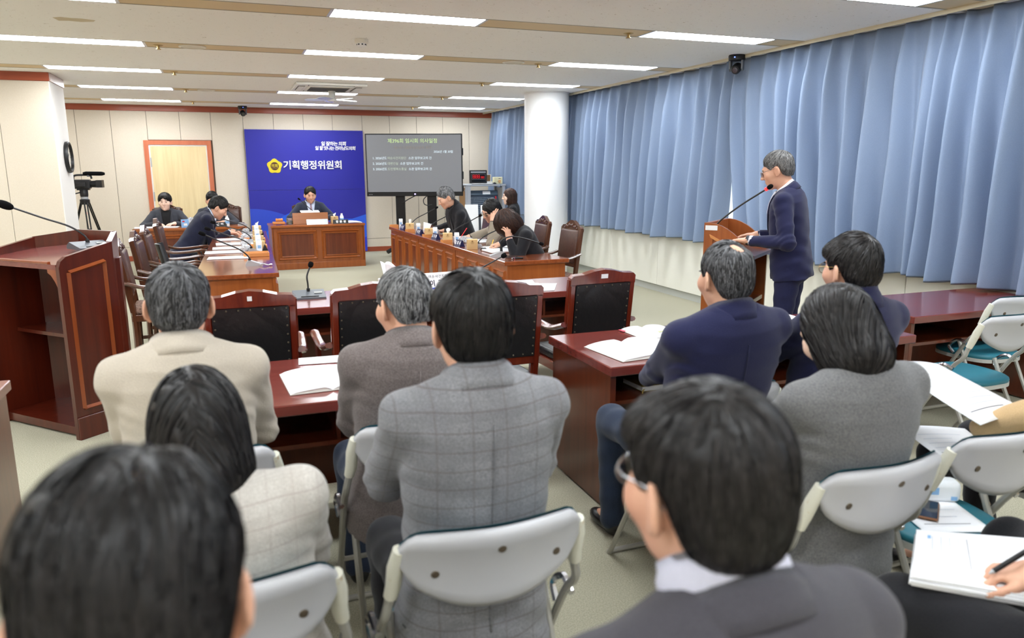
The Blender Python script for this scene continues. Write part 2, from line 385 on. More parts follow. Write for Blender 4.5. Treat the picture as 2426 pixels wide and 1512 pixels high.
# ------------------------------------------------------------------ curtains
def curtain_mat(name, c1, c2):
    mt = mat(name, c1, 0.55, spec=0.3, sheen=0.25, noise=((300, 300, 300), 0.3, 0.7, c2))
    mt.node_tree.nodes['Principled BSDF'].inputs['Sheen Roughness'].default_value = 0.4
    return mt
M_CURT = curtain_mat('curtain_blue', (126, 143, 170), (138, 155, 182))
M_HEM = mat('hem_thread', (176, 192, 220), 0.7)
def curtain(y0, y1, label, seed, xo=0.0, zb=0.76, flare0=0.0, flare1=0.0, nfold=None):
    rnd = random.Random(seed)
    L = y1-y0; nf = nfold or max(3, round(L/.235)); per = 16
    N = nf*per; NV = 15
    # fold centres with irregular spacing
    ph = [0.0]
    for k in range(nf): ph.append(ph[-1]+rnd.uniform(.7, 1.35))
    ph = [p/ph[-1] for p in ph]
    amp = [rnd.uniform(.6, 1.25) for _ in range(nf+1)]; lean = [rnd.uniform(-.05, .05) for _ in range(nf+1)]
    bm = nb(); vs = []
    for i in range(N+1):
        k = min(i//per, nf-1); f = (i-k*per)/per
        s = ph[k]+(ph[k+1]-ph[k])*f
        A = amp[k]*(1-f)+amp[k+1]*f; LN = lean[k]*(1-f)+lean[k+1]*f
        col = []
        for j in range(NV+1):
            v = j/NV  # 0 top .. 1 bottom
            z = ZC+.004-(ZC+.004-zb)*v
            top = max(0.0, 1-v*5.5)
            # soft fold shape: sharp pinch near top, round below
            sharp = math.exp(-((f-.5)/.13)**2)
            rnd_fold = .5-.5*math.cos(2*PI*f)
            wob = .10*math.sin(2*PI*(f*2+amp[k]*3+v*1.3))
            dx = (top*sharp*.08*A+(1-top)*(.45*rnd_fold+.55*rnd_fold**2.5+wob*.8)*(.12+.07*v)*A)
            ydrift = LN*v*math.sin(2*PI*v*.35+k)*1.0+.03*v*math.sin(k*1.7)
            yy = y0+L*s+ydrift*math.sin(PI*min(1, max(0, s))) + flare0*v*v*(1-s)+flare1*v*v*s
            zz = z+(.012*math.sin(k*2.3+f*3) if j == NV else 0)
            col.append(bm.verts.new((5.185+xo-dx-.02*v+.012*math.sin(9*s+2*v), yy, zz)))
        vs.append(col)
    for i in range(N):
        for j in range(NV): bm.faces.new((vs[i][j], vs[i+1][j], vs[i+1][j+1], vs[i][j+1]))
    t = thing('curtain', label, 'curtain', (0, 0, 0), 0, 'blue curtains on the window wall')
    o = part('cloth', bm, M_CURT, t, smooth='all')
    sm = o.modifiers.new('solid', 'SOLIDIFY'); sm.thickness = 0.004
    ss = o.modifiers.new('soft', 'SUBSURF'); ss.levels = 1; ss.render_levels = 1
    return t
curtain(13.05, 14.80, 'blue pleated curtain between the back wall and the white pillar', 3, zb=0.60)
curtain(6.92, 13.00, 'blue pleated curtain from the pillar to the gap behind the podium', 5, zb=0.755, flare0=.06)
curtain(4.38, 6.94, 'blue pleated curtain directly behind the standing speaker', 11, xo=-.03, nfold=11, zb=0.735, flare1=-.36, flare0=.0)
curtain(2.35, 4.46, 'blue pleated curtain at the right edge with its hem on a desk', 17, zb=0.735, nfold=9)
curtain(-2.6, 2.3, 'blue pleated curtain continuing along the window wall beyond the right edge', 23, zb=0.755)

# ------------------------------------------------------------------ wall clock
t = thing('wall_clock', 'round wall clock with black rim on the white wall face', 'clock', (-1.838, 10.9, 1.765))
RY = Matrix.Rotation(PI/2, 4, 'Y')
part('rim', lathe(nb(), [(.165, 0), (.19, 0), (.195, .02), (.185, .045), (.168, .045), (.165, .03), (.165, 0)], 40, RY, cap=False), M_BLACK, t, smooth=True)
part('face', lathe(nb(), [(.168, .004), (.168, .012)], 40, RY), mat('clock_face', (244, 238, 222), 0.5), t)
part('hour_hand', box(.0135, .0155, -.006, .006, -.01, .085, M=Matrix.Rotation(-1.0, 4, 'X')), M_BLACK, t)
part('minute_hand', box(.016, .018, -.004, .004, -.015, .13, M=Matrix.Rotation(2.2, 4, 'X')), M_BLACK, t)
for k in range(12):
    part('hour_mark', box(.0125, .0135, -.004, .004, .135, .155, M=Matrix.Rotation(2*PI*k/12, 4, 'X')), M_INK, t)

# ------------------------------------------------------------------ pan-tilt cameras
def ptz(loc, rz, label, s=1.0):
    t = thing('ceiling_camera', label, 'security camera', loc, rz, 'black pan-tilt ceiling cameras')
    part('mount', lathe(nb(), [(.075*s, 0), (.08*s, -.01*s), (.078*s, -.05*s), (.06*s, -.055*s)], 24), M_BLACK, t, smooth=True)
    for q in (-1, 1):
        part('yoke_arm', prism(nb(), [(-.035*s, -.05*s), (.035*s, -.05*s), (.03*s, -.13*s), (.0, -.15*s), (-.03*s, -.13*s)], q*.058*s-.008*s, q*.058*s+.008*s, 'x'), M_GREYP, t)
    part('camera_head', lathe(nb(), [(.03*s, -.06*s), (.046*s, -.05*s), (.046*s, .035*s), (.036*s, .05*s)], 20, Matrix.Translation((0, 0, -.125*s)) @ Matrix.Rotation(PI/2+.35, 4, 'X')), M_BLACK, t, smooth=True)
    part('lens', lathe(nb(), [(.028*s, 0), (.026*s, .012*s)], 20, Matrix.Translation((0, 0, -.125*s)) @ Matrix.Rotation(PI/2+.35, 4, 'X') @ Matrix.Translation((0, 0, .046*s))), mat('lens_glass', (12, 12, 20), 0.05, coat=1), t)
    part('status_light', box(-.006*s, .006*s, -.083*s, -.076*s, -.032*s, -.024*s), mat('led_blue', (90, 110, 255), 0.4, emis=3), t)
    return t
ptz((.37, 14.62, ZC), 0.1, 'small black pan-tilt camera under the ceiling above the blue backdrop', 1.0)
ptz((4.93, 6.62, ZC), -.9, 'black and grey pan-tilt camera at the ceiling edge by the curtains', 1.05)

# ------------------------------------------------------------------ cassette air conditioner with deflector blades
M_ACP = mat('ac_white', (236, 234, 226), 0.5); M_ACD = mat('ac_dark', (90, 88, 78), 0.6)
t = thing('air_conditioner', 'square cassette air conditioner set into the ceiling boards', 'air conditioner', (1.40, 10.85, ZC))
part('fascia', box(-.46, .46, -.46, .46, -.035, 0, .008), M_ACP, t)
gi = part('intake_grille', box(-.29, .29, -.27, .27, -.046, -.034, .004), M_ACP, t)
for k in range(22):
    part('grille_hole_row', box(-.26, .26, -.25+k*.0235, -.238+k*.0235, -.0475, -.0458), M_ACD, gi)
for k, (a, b, c, e) in enumerate([(-.30, .30, .32, .42), (-.30, .30, -.42, -.32), (-.42, -.33, -.28, .28), (.33, .42, -.28, .28)]):
    part('outlet', box(a, b, c, e, -.0365, -.034), M_ACD, t)
    part('vane', box(a+.01, b-.01, c+.02, e-.03, -.045, -.038, M=None), M_ACP, t)
t = thing('air_deflector_fan', 'clear white five-blade air deflector hanging under the air conditioner', 'fan', (1.47, 11.02, ZC-.04))
part('hub', lathe(nb(), [(.05, 0), (.05, -.05), (.035, -.09), (.06, -.12), (.06, -.14)], 20), M_ACP, t, smooth=True)
for k in range(5):
    a = 2*PI*k/5+.3
    part('blade', prism(nb(), [(.05, -.03), (.20, -.075), (.36, -.06), (.38, .0), (.34, .05), (.18, .045), (.05, .03)], -.128, -.122, 'z', Matrix.Rotation(a, 4, 'Z') @ Matrix.Rotation(.18, 4, 'X')), mat('blade_clear', (244, 246, 248), 0.15, trans=0.35), t)

# ------------------------------------------------------------------ blue backdrop
def backdrop_mat():
    mt = mat('backdrop_blue', (44, 44, 158), 0.45, spec=0.4)
    return mt
YD = 14.845
t = thing('backdrop_board', 'tall royal blue backdrop board with white lettering behind the chairman', 'backdrop', (0, YD, 0))
part('upper_panel', box(.377, 2.525, -.0, .05, 1.228, 2.33), backdrop_mat(), t)
part('lower_panel', box(.377, 2.525, -.0, .05, .02, 1.225), backdrop_mat(), t)
def clipz(p): return [(min(2.523, max(.379, x)), min(1.2, max(.022, z))) for x, z in p]
hump = [(.379, .89)]+[(.379+1.2*math.sin(a), .89-.9+.9*math.cos(a)) for a in [i*.1 for i in range(1, 14)]]+[(.379, .022)]
part('wave_band', prism(nb(), [(x, max(.03, z)) for x, z in hump[:-1]]+[(1.55, .022), (.379, .022)], -.0015, 0, 'y'), mat('wave_blue', (44, 74, 200), 0.45), t)
w2 = [(.379, .26), (.52, .34), (.615, .413), (.72, .53), (.836, .644), (.98, .75), (1.114, .811), (1.3, .84), (1.5, .82), (1.75, .74), (2.0, .66), (2.25, .66), (2.523, .74), (2.523, .022), (.379, .022)]
part('wave_band', prism(nb(), w2, -.0025, -.0012, 'y'), mat('wave_bright', (40, 96, 226), 0.45), t)
w3 = [(.379, .12), (.7, .26), (1.0, .30), (1.4, .20), (1.8, .12), (2.523, .3), (2.523, .022), (.379, .022)]
part('wave_band', prism(nb(), w3, -.0035, -.002, 'y'), mat('wave_mid', (40, 60, 206), 0.45), t)
M_WLET = mat('white_letter', (250, 250, 250), 0.5)
text_part('lettering', '기획행정위원회', .172, M_WLET, t, (1.565, -.012, 1.677), depth=.006, bold=.0028, space=.98)
# council emblem: five-petal gold badge with brown disc
em = []
for k in range(100):
    a = 2*PI*k/100+PI/2
    r = .128*(1+.09*math.cos(5*(a-PI/2))+.025*math.cos(25*(a-PI/2)))
    em.append((.868+r*math.cos(a), 1.668+r*math.sin(a)))
e = part('emblem', prism(nb(), em, -.010, 0, 'y'), mat('emblem_gold', (226, 204, 40), 0.5), t)
part('emblem_disc', lathe(nb(), [(.074, 0), (.074, .012)], 40, Matrix.Translation((.868, 0, 1.668)) @ Matrix.Rotation(PI/2, 4, 'X')), mat('emblem_brown', (74, 30, 22), 0.5), e)
text_part('emblem_lettering', '의회', .068, MATS['emblem_gold'], e, (.868, -.014, 1.672), bold=.001)
part('emblem_bar', box(.80, .936, -.0135, -.012, 1.632, 1.636), MATS['emblem_gold'], e)
text_part('slogan', '일 잘하는 의회', .085, M_WLET, t, (1.965, -.004, 2.078), bold=.002, shear=.12, space=.86)
text_part('slogan', '일 할 맛나는 전라남도의회', .078, M_WLET, t, (1.995, -.004, 1.995), bold=.002, shear=.12, space=.82)

# ------------------------------------------------------------------ display on wheeled stand
TV = Vector((3.27, 13.78, 0)); TVR = -0.325
t = thing('display_screen', 'large black-framed display screen showing the agenda in Korean', 'screen', TV, TVR)
part('bezel', box(-.885, .885, -.03, .05, 1.115, 2.24, .008), M_BLACK, t)
part('lower_bezel', box(-.885, .885, -.042, -.028, 1.113, 1.19, .004), M_BLACKM, t)
def screen_mat():
    mt = mat('screen_grey', (96, 97, 100), 0.25, spec=0.5)
    b = mt.node_tree.nodes['Principled BSDF']
    b.inputs['Emission Color'].default_value = (*lin((120, 122, 126)), 1); b.inputs['Emission Strength'].default_value = 0.35
    return mt
part('panel', box(-.862, .862, -.034, -.028, 1.192, 2.22), screen_mat(), t)
def scr_text(s, size, col, x, z, align='LEFT', bold=.0006):
    mt = mat('screen_'+col, {'green': (176, 200, 140), 'white': (190, 205, 212), 'brown': (112, 106, 98), 'dim': (150, 162, 146)}[col], 0.5)
    b = mt.node_tree.nodes['Principled BSDF']; c = b.inputs['Base Color'].default_value[:]
    b.inputs['Emission Color'].default_value = c; b.inputs['Emission Strength'].default_value = .32
    text_part('screen_text', s, size, mt, t, (x, -.0355, z), align=align, bold=bold)
scr_text('제396회 임시회 의사일정', .088, 'green', -.02, 2.105, 'CENTER', .001)
scr_text('제1차 기획행정위원회 회의', .062, 'brown', -.02, 1.985, 'CENTER')
scr_text('2026년 1월 30일', .052, 'white', .36, 1.913, 'LEFT')
for k, (a, b, c) in enumerate([('1. 2026년도', '여순사건지원단', '소관 업무보고의 건'), ('2. 2026년도', '대변인실', '소관 업무보고의 건'), ('3. 2026년도', '도민행복소통실', '소관 업무보고의 건')]):
    z = 1.80-k*.098; S = .054
    scr_text(a, S, 'white', -.76, z); scr_text(b, S, 'dim', -.49, z)
    scr_text(c, S, 'white', -.49+.052*len(b)+.02, z)
part('logo_light', box(-.012, .012, -.046, -.041, 1.142, 1.16), mat('led_purple', (170, 150, 255), 0.4, emis=4), t)
for k, x in enumerate((-.84, -.815, -.79)): part('button', box(x-.006, x+.006, -.045, -.041, 1.142, 1.152), M_SILV, t)
for z0, z1 in ((1.85, 1.98), (1.42, 1.56), (1.2, 1.3)): part('side_handle', box(.884, .9, -.01, .03, z0, z1, .004), M_BLACK, t)
for x in (-.285, .30):
    part('post', box(x-.085, x+.085, .03, .11, .12, 1.5, .006), M_BLACKM, t)
part('cross_bar', box(-.285, .30, .05, .09, .30, .36), M_BLACKM, t)
for x in (-.285, .30):
    part('foot', tube(nb(), spline([(x, -.48, .09), (x, -.40, .13), (x, 0, .16), (x, .40, .13), (x, .42, .09)], 5), .035, 8, sx=1.2, sy=.7), M_BLACK, t, smooth=True)
    for y in (-.46, .38):
        c = part('caster', tube(nb(), [(x-.02, y, .04), (x+.02, y, .04)], .04, 16), M_BLACK, t)
        part('caster_hub', tube(nb(), [(x-.023, y, .04), (x+.023, y, .04)], .012, 10), M_SILV, c)
part('foot_brace', tube(nb(), spline([(-.285, .1, .16), (-.42, -.12, .15), (-.52, -.22, .10)], 5), .04, 8), M_BLACK, t, smooth=True)
part('cable', tube(nb(), spline([(.22, .0, 1.12), (.15, .0, 1.05), (.16, .0, .97), (.22, .02, .94), (.30, .02, .95)], 6), .009, 6), M_BLACK, t, smooth=True)
part('cable', tube(nb(), spline([(.0, .0, 1.12), (-.12, .0, 1.06), (-.24, .0, .99)], 4), .010, 6), M_BLACK, t, smooth=True)
# ------------------------------------------------------------------ furniture
def ring(bm, x0, x1, z0, z1, y0, y1, w):
    """rectangular picture-frame moulding in the xz plane between depths y0,y1 with a sloped profile"""
    o = [(x0, z0), (x1, z0), (x1, z1), (x0, z1)]; i = [(x0+w, z0+w), (x1-w, z0+w), (x1-w, z1-w), (x0+w, z1-w)]
    m = [(x0+w*.45, z0+w*.45), (x1-w*.45, z0+w*.45), (x1-w*.45, z1-w*.45), (x0+w*.45, z1-w*.45)]
    O = [bm.verts.new((p[0], y1, p[1])) for p in o]; Mv = [bm.verts.new((p[0], y0, p[1])) for p in m]; I = [bm.verts.new((p[0], y1, p[1])) for p in i]
    for k in range(4):
        n = (k+1) % 4
        bm.faces.new((O[k], O[n], Mv[n], Mv[k])); bm.faces.new((Mv[k], Mv[n], I[n], I[k])); bm.faces.new((I[k], I[n], O[n], O[k]))
    return bm
def at(M, bm):
    for v in bm.verts: v.co = M @ v.co
    return bm
RZ = lambda a: Matrix.Rotation(a, 4, 'Z')
T = lambda x, y, z: Matrix.Translation((x, y, z))

# chairman's desk
t = thing('chairman_desk', 'wide cherry-brown desk with two framed panels in front of the blue backdrop', 'desk', (1.37, 12.64, 0), .026)
part('top', box(-.757, .757, -.03, .72, .682, .72, .006), W_ORX, t)
b = part('front_panel', box(-.73, .73, 0, .03, 0, .684), W_OR, t)
for s in (-1, 1): part('side_panel', box(s*.73-.015, s*.73+.015, .0, .66, 0, .684), W_OR, t)
part('plinth', box(-.735, .735, -.012, .01, 0, .105, .003), W_OR, t)
for x0, x1 in ((-.67, -.035), (.035, .67)):
    part('moulding', ring(nb(), x0, x1, .155, .63, -.022, 0, .035), W_ORX, b)
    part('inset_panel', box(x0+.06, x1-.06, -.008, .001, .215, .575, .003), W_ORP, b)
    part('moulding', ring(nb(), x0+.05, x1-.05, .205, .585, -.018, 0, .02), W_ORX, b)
# small reading board on the desk
t = thing('reading_stand', 'light brown wooden reading stand on the chairman desk', 'book stand', (1.26, 12.80, .72), .02)
part('back_board', box(-.285, .285, -.02, .0, 0, .185, .003, M=Matrix.Rotation(-.15, 4, 'X')), wood('stand_wood', (150, 88, 40), (168, 102, 50), 'x'), t)
part('slope', box(-.285, .285, .0, .30, .10, .115, .003, M=Matrix.Rotation(-.12, 4, 'X')), MATS['stand_wood'], t)
part('rear_foot', box(-.26, .26, .24, .26, 0, .075), MATS['stand_wood'], t)

# long member tables
def member_table(name, label, cx, cy, rz, L, wd, front, npan, mods):
    """long axis = local y; 'front' side (+1: +x side carries the panels, -1: -x side)"""
    t = thing(name, label, 'table', (cx, cy, 0), rz)
    for k in range(mods):
        a = -L/2+L*k/mods; b = -L/2+L*(k+1)/mods
        part('table_top', box(-wd/2, wd/2, a+.0015, b-.0015, .68, .72, .005), W_OR_TOP, t)
    fx = front*(wd/2-.03)
    for k in range(mods):
        a = -L/2+L*k/mods+.01; b = -L/2+L*(k+1)/mods-.01
        fp = part('front_panel', box(min(fx, fx-front*.025), max(fx, fx-front*.025), a, b, 0, .68), W_OR, t)
        n = npan//mods
        M = T(fx, 0, 0) @ RZ(-front*PI/2 if front < 0 else PI/2)
        for q in range(n):
            p0 = a+(b-a)*q/n+.05; p1 = a+(b-a)*(q+1)/n-.05
            if front < 0: lo, hi = -p1, -p0
            else: lo, hi = p0, p1
            MM = T(fx, 0, 0) @ (RZ(-PI/2) if front < 0 else RZ(PI/2))
            part('moulding', at(MM, ring(nb(), lo, hi, .12, .625, -.020, 0, .03)), W_OR, fp)
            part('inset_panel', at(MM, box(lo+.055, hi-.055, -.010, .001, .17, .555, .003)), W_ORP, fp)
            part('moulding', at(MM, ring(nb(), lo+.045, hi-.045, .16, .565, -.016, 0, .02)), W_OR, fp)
    for s in (-1, 1):
        part('end_panel', box(-wd/2+.035, wd/2-.035, s*(L/2-.04)-.014, s*(L/2-.04)+.014, 0, .68), W_OR, t)
    part('apron', box(-front*(wd/2-.05)-.012, -front*(wd/2-.05)+.012, -L/2+.05, L/2-.05, .56, .68), W_OR, t)
    return t
member_table('member_table', 'long glossy cherry table on the left with papers and microphones', .09, 9.20, -.025, 4.84, .69, 1, 12, 3)
member_table('member_table', 'long glossy cherry table on the right where three members sit', 2.745, 9.22, .0255, 4.94, .695, -1, 12, 3)

# staff desk at the left back
t = thing('staff_desk', 'brown panelled desk in front of the door with two staff behind it', 'desk', (-.52, 12.72, 0), 0)
part('top', box(-.87, .78, -.03, .60, .68, .72, .005), W_ORX, t)
f = part('front_panel', box(-.84, .75, 0, .025, 0, .68), W_OR, t)
for x0, x1 in ((-.80, -.06), (-.02, .72)):
    part('moulding', ring(nb(), x0, x1, .12, .62, -.02, 0, .03), W_ORX, f)
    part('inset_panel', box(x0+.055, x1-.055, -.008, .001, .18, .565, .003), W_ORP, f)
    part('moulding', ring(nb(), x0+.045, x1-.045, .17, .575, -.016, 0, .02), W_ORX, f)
for s in (-.84, .75): part('side_panel', box(s-.012, s+.012, .0, .56, 0, .68), W_OR, t)

# plain desks with a shelf (witness table and audience desks), open towards -y
def plain_desk(name, label, x0, x1, y0, y1, top=.72, rz=0, shelf=True, tm=None):
    cx, cy = (x0+x1)/2, (y0+y1)/2; w = (x1-x0)/2; h = (y1-y0)/2
    t = thing(name, label, 'desk', (cx, cy, 0), rz)
    part('top', box(-w, w, -h, h, top-.045, top, .004), tm or W_RED_TOP, t)
    for s in (-1, 1):
        part('side_panel', box(s*(w-.03)-.014, s*(w-.03)+.014, -h+.03, h-.03, .012, top-.044), W_RED, t)
        for q in (-1, 1): part('foot', lathe(nb(), [(.014, 0), (.016, .006), (.014, .014)], 10, T(s*(w-.03), q*(h-.06), 0)), M_BLACK, t)
    part('modesty_panel', box(-w+.03, w-.03, h-.07, h-.05, .10, top-.044), W_RED, t)
    if shelf:
        part('shelf', box(-w+.04, w-.04, -h+.06, h-.07, top-.20, top-.182), W_RED, t)
        n = max(2, round((x1-x0)/.62))
        for k in range(1, n): part('divider', box(-w+2*w*k/n-.008, -w+2*w*k/n+.008, -h+.07, h-.07, top-.183, top-.044), W_RED, t)
    return t
plain_desk('witness_table', 'long reddish desk in the middle behind four empty black chairs', -.22, 2.72, 4.93, 5.60)
plain_desk('audience_desk', 'reddish desk with open report in front of the beige-jacket man', -.42, 1.12, 2.85, 3.58)
plain_desk('audience_desk', 'reddish desk end at the lower left edge of the picture', -2.75, -.93, 2.93, 3.66)
plain_desk('audience_desk', 'reddish desk holding open books before the navy-jacket man', 1.56, 3.40, 2.89, 3.60)
plain_desk('audience_desk', 'shiny reddish desk at the right edge below the curtains', 3.80, 5.16, 3.26, 3.93)

# left lectern
L0 = Vector((-.94, 4.93, 0)); LA = 2.33  # local +x = along the open side (towards the left panel), local +y = depth
t = thing('lectern', 'large dark red wooden lectern with open shelves at the left', 'lectern', L0, 0)
E2 = Vector((math.cos(.754), math.sin(.754), 0)); E1 = Vector((-E2.y, E2.x, 0))
LM = Matrix(((E1.x, E2.x, 0, 0), (E1.y, E2.y, 0, 0), (0, 0, 1, 0), (0, 0, 0, 1)))
t.rotation_euler = (0, 0, 0)
def lz(e2): return 1.10+.21*e2
plan = [(0, 0), (0, .35), (.22, .55), (.58, .55), (.79, .36), (.79, 0)]
th = .032
def wallseg(p, q, z0=0.0, rounded=False):
    """upright board from plan point p to q, thickness inwards, top cut by the sloping plane"""
    p = Vector(p); q = Vector(q); d = (q-p).normalized(); n = Vector((-d.y, d.x))
    cen = Vector((.395, .25))
    if (cen-p).dot(n) < 0: n = -n
    bm = nb()
    prof = [(0, z0), ((q-p).length, z0), ((q-p).length, lz(q.y))]
    if rounded:
        r = .05; z1 = lz(p.y)
        prof += [(r, lz(p.y)+.01), (r*.3, z1-.015), (0, z1-.05)]
    else: prof += [(0, lz(p.y))]
    A = [bm.verts.new((*(p+d*s), z)) for s, z in prof]; B = [bm.verts.new((*(p+d*s+n*th), z)) for s, z in prof]
    for k in range(len(prof)):
        m_ = (k+1) % len(prof); bm.faces.new((A[k], A[m_], B[m_], B[k]))
    bm.faces.new(A[::-1]); bm.faces.new(B)
    bmesh.ops.transform(bm, matrix=LM, verts=bm.verts)
    return bm
rp = part('side_panel', wallseg(plan[0], plan[1], rounded=True), W_DARK, t)
for k in (1, 2, 3): part('front_board', wallseg(plan[k], plan[k+1]), W_DARK, t)
part('side_panel', wallseg(plan[5], plan[4], rounded=True), W_DARK, t)
# framed panel on the outer right side: polygon mouldings
def bar_on_side(e2a, za, e2b, zb, w=.026, out=.02):
    p = Vector((0, e2a, za)); q = Vector((0, e2b, zb)); d = (q-p).normalized(); n = d.cross(Vector((-1, 0, 0)))
    bm = nb(); vs = []
    for c in (p, q):
        vs.append([bm.verts.new(LM @ (c+n*w/2)), bm.verts.new(LM @ (c+Vector((-out, 0, 0)))), bm.verts.new(LM @ (c-n*w/2))])
    a, b = vs
    for k in range(3): bm.faces.new((a[k], a[(k+1) % 3], b[(k+1) % 3], b[k]))
    bm.faces.new(a[::-1]); bm.faces.new(b)
    return bm
W_EDGE = wood('lectern_moulding', (126, 58, 24), (150, 76, 36), 'z')
fr = [(.055, .19), (.055, 1.015), (.285, 1.06), (.285, .19)]
for k in range(4): part('moulding', bar_on_side(*fr[k], *fr[(k+1) % 4]), W_EDGE, rp)
part('plinth', at(LM, box(-.012, .0, 0, .35, 0, .14, .003)), W_DARK, rp)
# chamfer moulding
def bar2(p, q, z0, z1, w, out):
    p = Vector(p); q = Vector(q); d = (q-p).normalized(); n = Vector((d.y, -d.x))
    if (Vector((.395, .25))-p).dot(n) > 0: n = -n
    c0 = p+d*((q-p).length-w)/2; c1 = c0+d*w
    bm = nb(); prism(bm, [tuple(c0), tuple(c1), tuple(c1-d*.015+n*out), tuple(c0+d*.015+n*out)], z0, z1)
    bmesh.ops.transform(bm, matrix=LM, verts=bm.verts); return bm
part('corner_moulding', bar2(plan[1], plan[2], .18, 1.06, .14, .022), W_DARK, t)
# slanted desk surface, ledge, shelves
def poly_slab(inset_pts, zfun, thk, m_):
    bm = nb()
    A = [bm.verts.new(LM @ Vector((x, y, zfun(y)))) for x, y in inset_pts]; B = [bm.verts.new(LM @ Vector((x, y, zfun(y)-thk))) for x, y in inset_pts]
    n = len(A)
    for k in range(n): bm.faces.new((A[k], A[(k+1) % n], B[(k+1) % n], B[k]))
    bm.faces.new(A); bm.faces.new(B[::-1]); return bm
ins = [(.03, -.0), (.03, .335), (.232, .52), (.57, .52), (.76, .345), (.76, -.0)]
part('desk_surface', poly_slab(ins, lambda y: 1.065+.11*y, .03, None), W_RED_TOP, t)
part('pencil_ledge', at(LM, box(.10, .72, -.002, .02, 1.064, 1.080, .003)), W_EDGE, t)
ins2 = [(.03, .16), (.03, .335), (.232, .52), (.57, .52), (.76, .345), (.76, .16)]
part('shelf', poly_slab(ins2, lambda y: .60, .022, None), W_DARK, t)
ins3 = [(.03, .03), (.03, .335), (.232, .52), (.57, .52), (.76, .345), (.76, .03)]
part('base_shelf', poly_slab(ins3, lambda y: .065, .05, None), W_DARK, t)
part('corner_bracket', at(LM, prism(nb(), [(.03, 1.035), (.03, .93), (.05, .965), (.08, 1.0), (.11, 1.015), (.11, 1.035)], .0, .02, 'y')), W_EDGE, t)

# podium of the standing speaker
PA = math.radians(128)  # direction the podium front faces
F2 = Vector((math.cos(PA), math.sin(PA), 0)); F1 = Vector((F2.y, -F2.x, 0))   # F1 = right hand side of the speaker
PM = Matrix(((F1.x, F2.x, 0, 0), (F1.y, F2.y, 0, 0), (0, 0, 1, 0), (0, 0, 0, 1)))
PC = Vector((3.333, 4.763, 0))  # near front corner = left side panel, front end
# local: x along F1 (0 = left/near panel .. .62 = far panel), y along F2 backwards negative
t = thing('podium', 'brown wooden podium with curved sides at which the speaker stands', 'podium', PC, 0)
dep = .345; pw = .57
def side_prof():
    pts = [(-dep, 0), (0, 0), (0, 1.2)]
    for k in range(1, 9):
        a = k/8; y = -dep*a
        pts.append((y, 1.2-.20*(a**1.9)+.01*math.sin(a*PI)))
    pts.append((-dep, 1.0)); return pts
prof = side_prof()
for x0, lab in ((0, 1), (pw-.025, 0)):
    s = part('side_panel', at(PM, prism(nb(), prof, x0, x0+.025, 'x')), W_POD, t)
    if lab:
        part('moulding', at(PM, prism(nb(), [(-.055, 1.09), (-.045, 1.115), (-.30, .985), (-.29, .965)], -.014, 0, 'x')), W_LIGHT, s)
        part('moulding', at(PM, prism(nb(), [(-.07, 1.10), (-.045, 1.115), (-.045, .12), (-.07, .12)], -.010, 0, 'x')), W_POD, s)
        part('inner_moulding', at(PM, prism(nb(), [(-.09, 1.035), (-.09, 1.05), (-.27, .955), (-.27, .94)], -.008, 0, 'x')), W_POD, s)
        part('moulding', at(PM, prism(nb(), [(-.30, .975), (-.278, .985), (-.278, .12), (-.30, .12)], -.010, 0, 'x')), W_POD, s)
        part('name_label', at(PM, prism(nb(), [(-.010, 1.145), (-.10, 1.145), (-.10, 1.180), (-.010, 1.180)], -.003, 0, 'x')), M_WHITE, s)
part('front_panel', at(PM, box(.02, pw-.02, -.03, -.002, .0, 1.20)), W_POD, t)
part('desk_surface', at(PM, prism(nb(), [(-.03, 1.06), (-.03, 1.085), (-dep-.03, .965), (-dep-.03, .94)], .02, pw-.02, 'x')), W_PODD, t)
part('shelf', at(PM, box(.02, pw-.02, -dep+.02, -.03, .575, .60)), W_PODD, t)
part('shelf_edge', at(PM, box(.022, pw-.022, -dep+.015, -dep+.021, .573, .602)), mat('pale_edge', (206, 190, 160), .5), t)
part('base', at(PM, box(.02, pw-.02, -dep+.03, -.03, .03, .06)), W_PODD, t)
for x in (-.001, pw-.026): part('edge_strip', at(PM, box(x+.002, x+.024, -dep-.002, -dep, .02, .98)), MATS['pale_edge'], t)
tz = [(.05, -.25, .145), (.095, -.24, .15), (.13, -.245, .15)]
for k, (x, y, h) in enumerate(tz):
    g = thing('small_box', ['white box with grey printed side on the podium shelf, nearest the panel', 'narrow white box in the middle of the three on the podium shelf', 'white box on the podium shelf, furthest from the near panel'][k], 'box', PC+PM.to_3x3() @ Vector((x, y, .60)), PA-PI/2, 'white boxes on the podium shelf')
    part('carton', box(-.017, .017, -.05, .05, 0, h, .002), M_CARTON, g)
    part('printed_face', box(-.012, .012, -.0512, -.0502, .03, h-.03), M_GREYP, g)

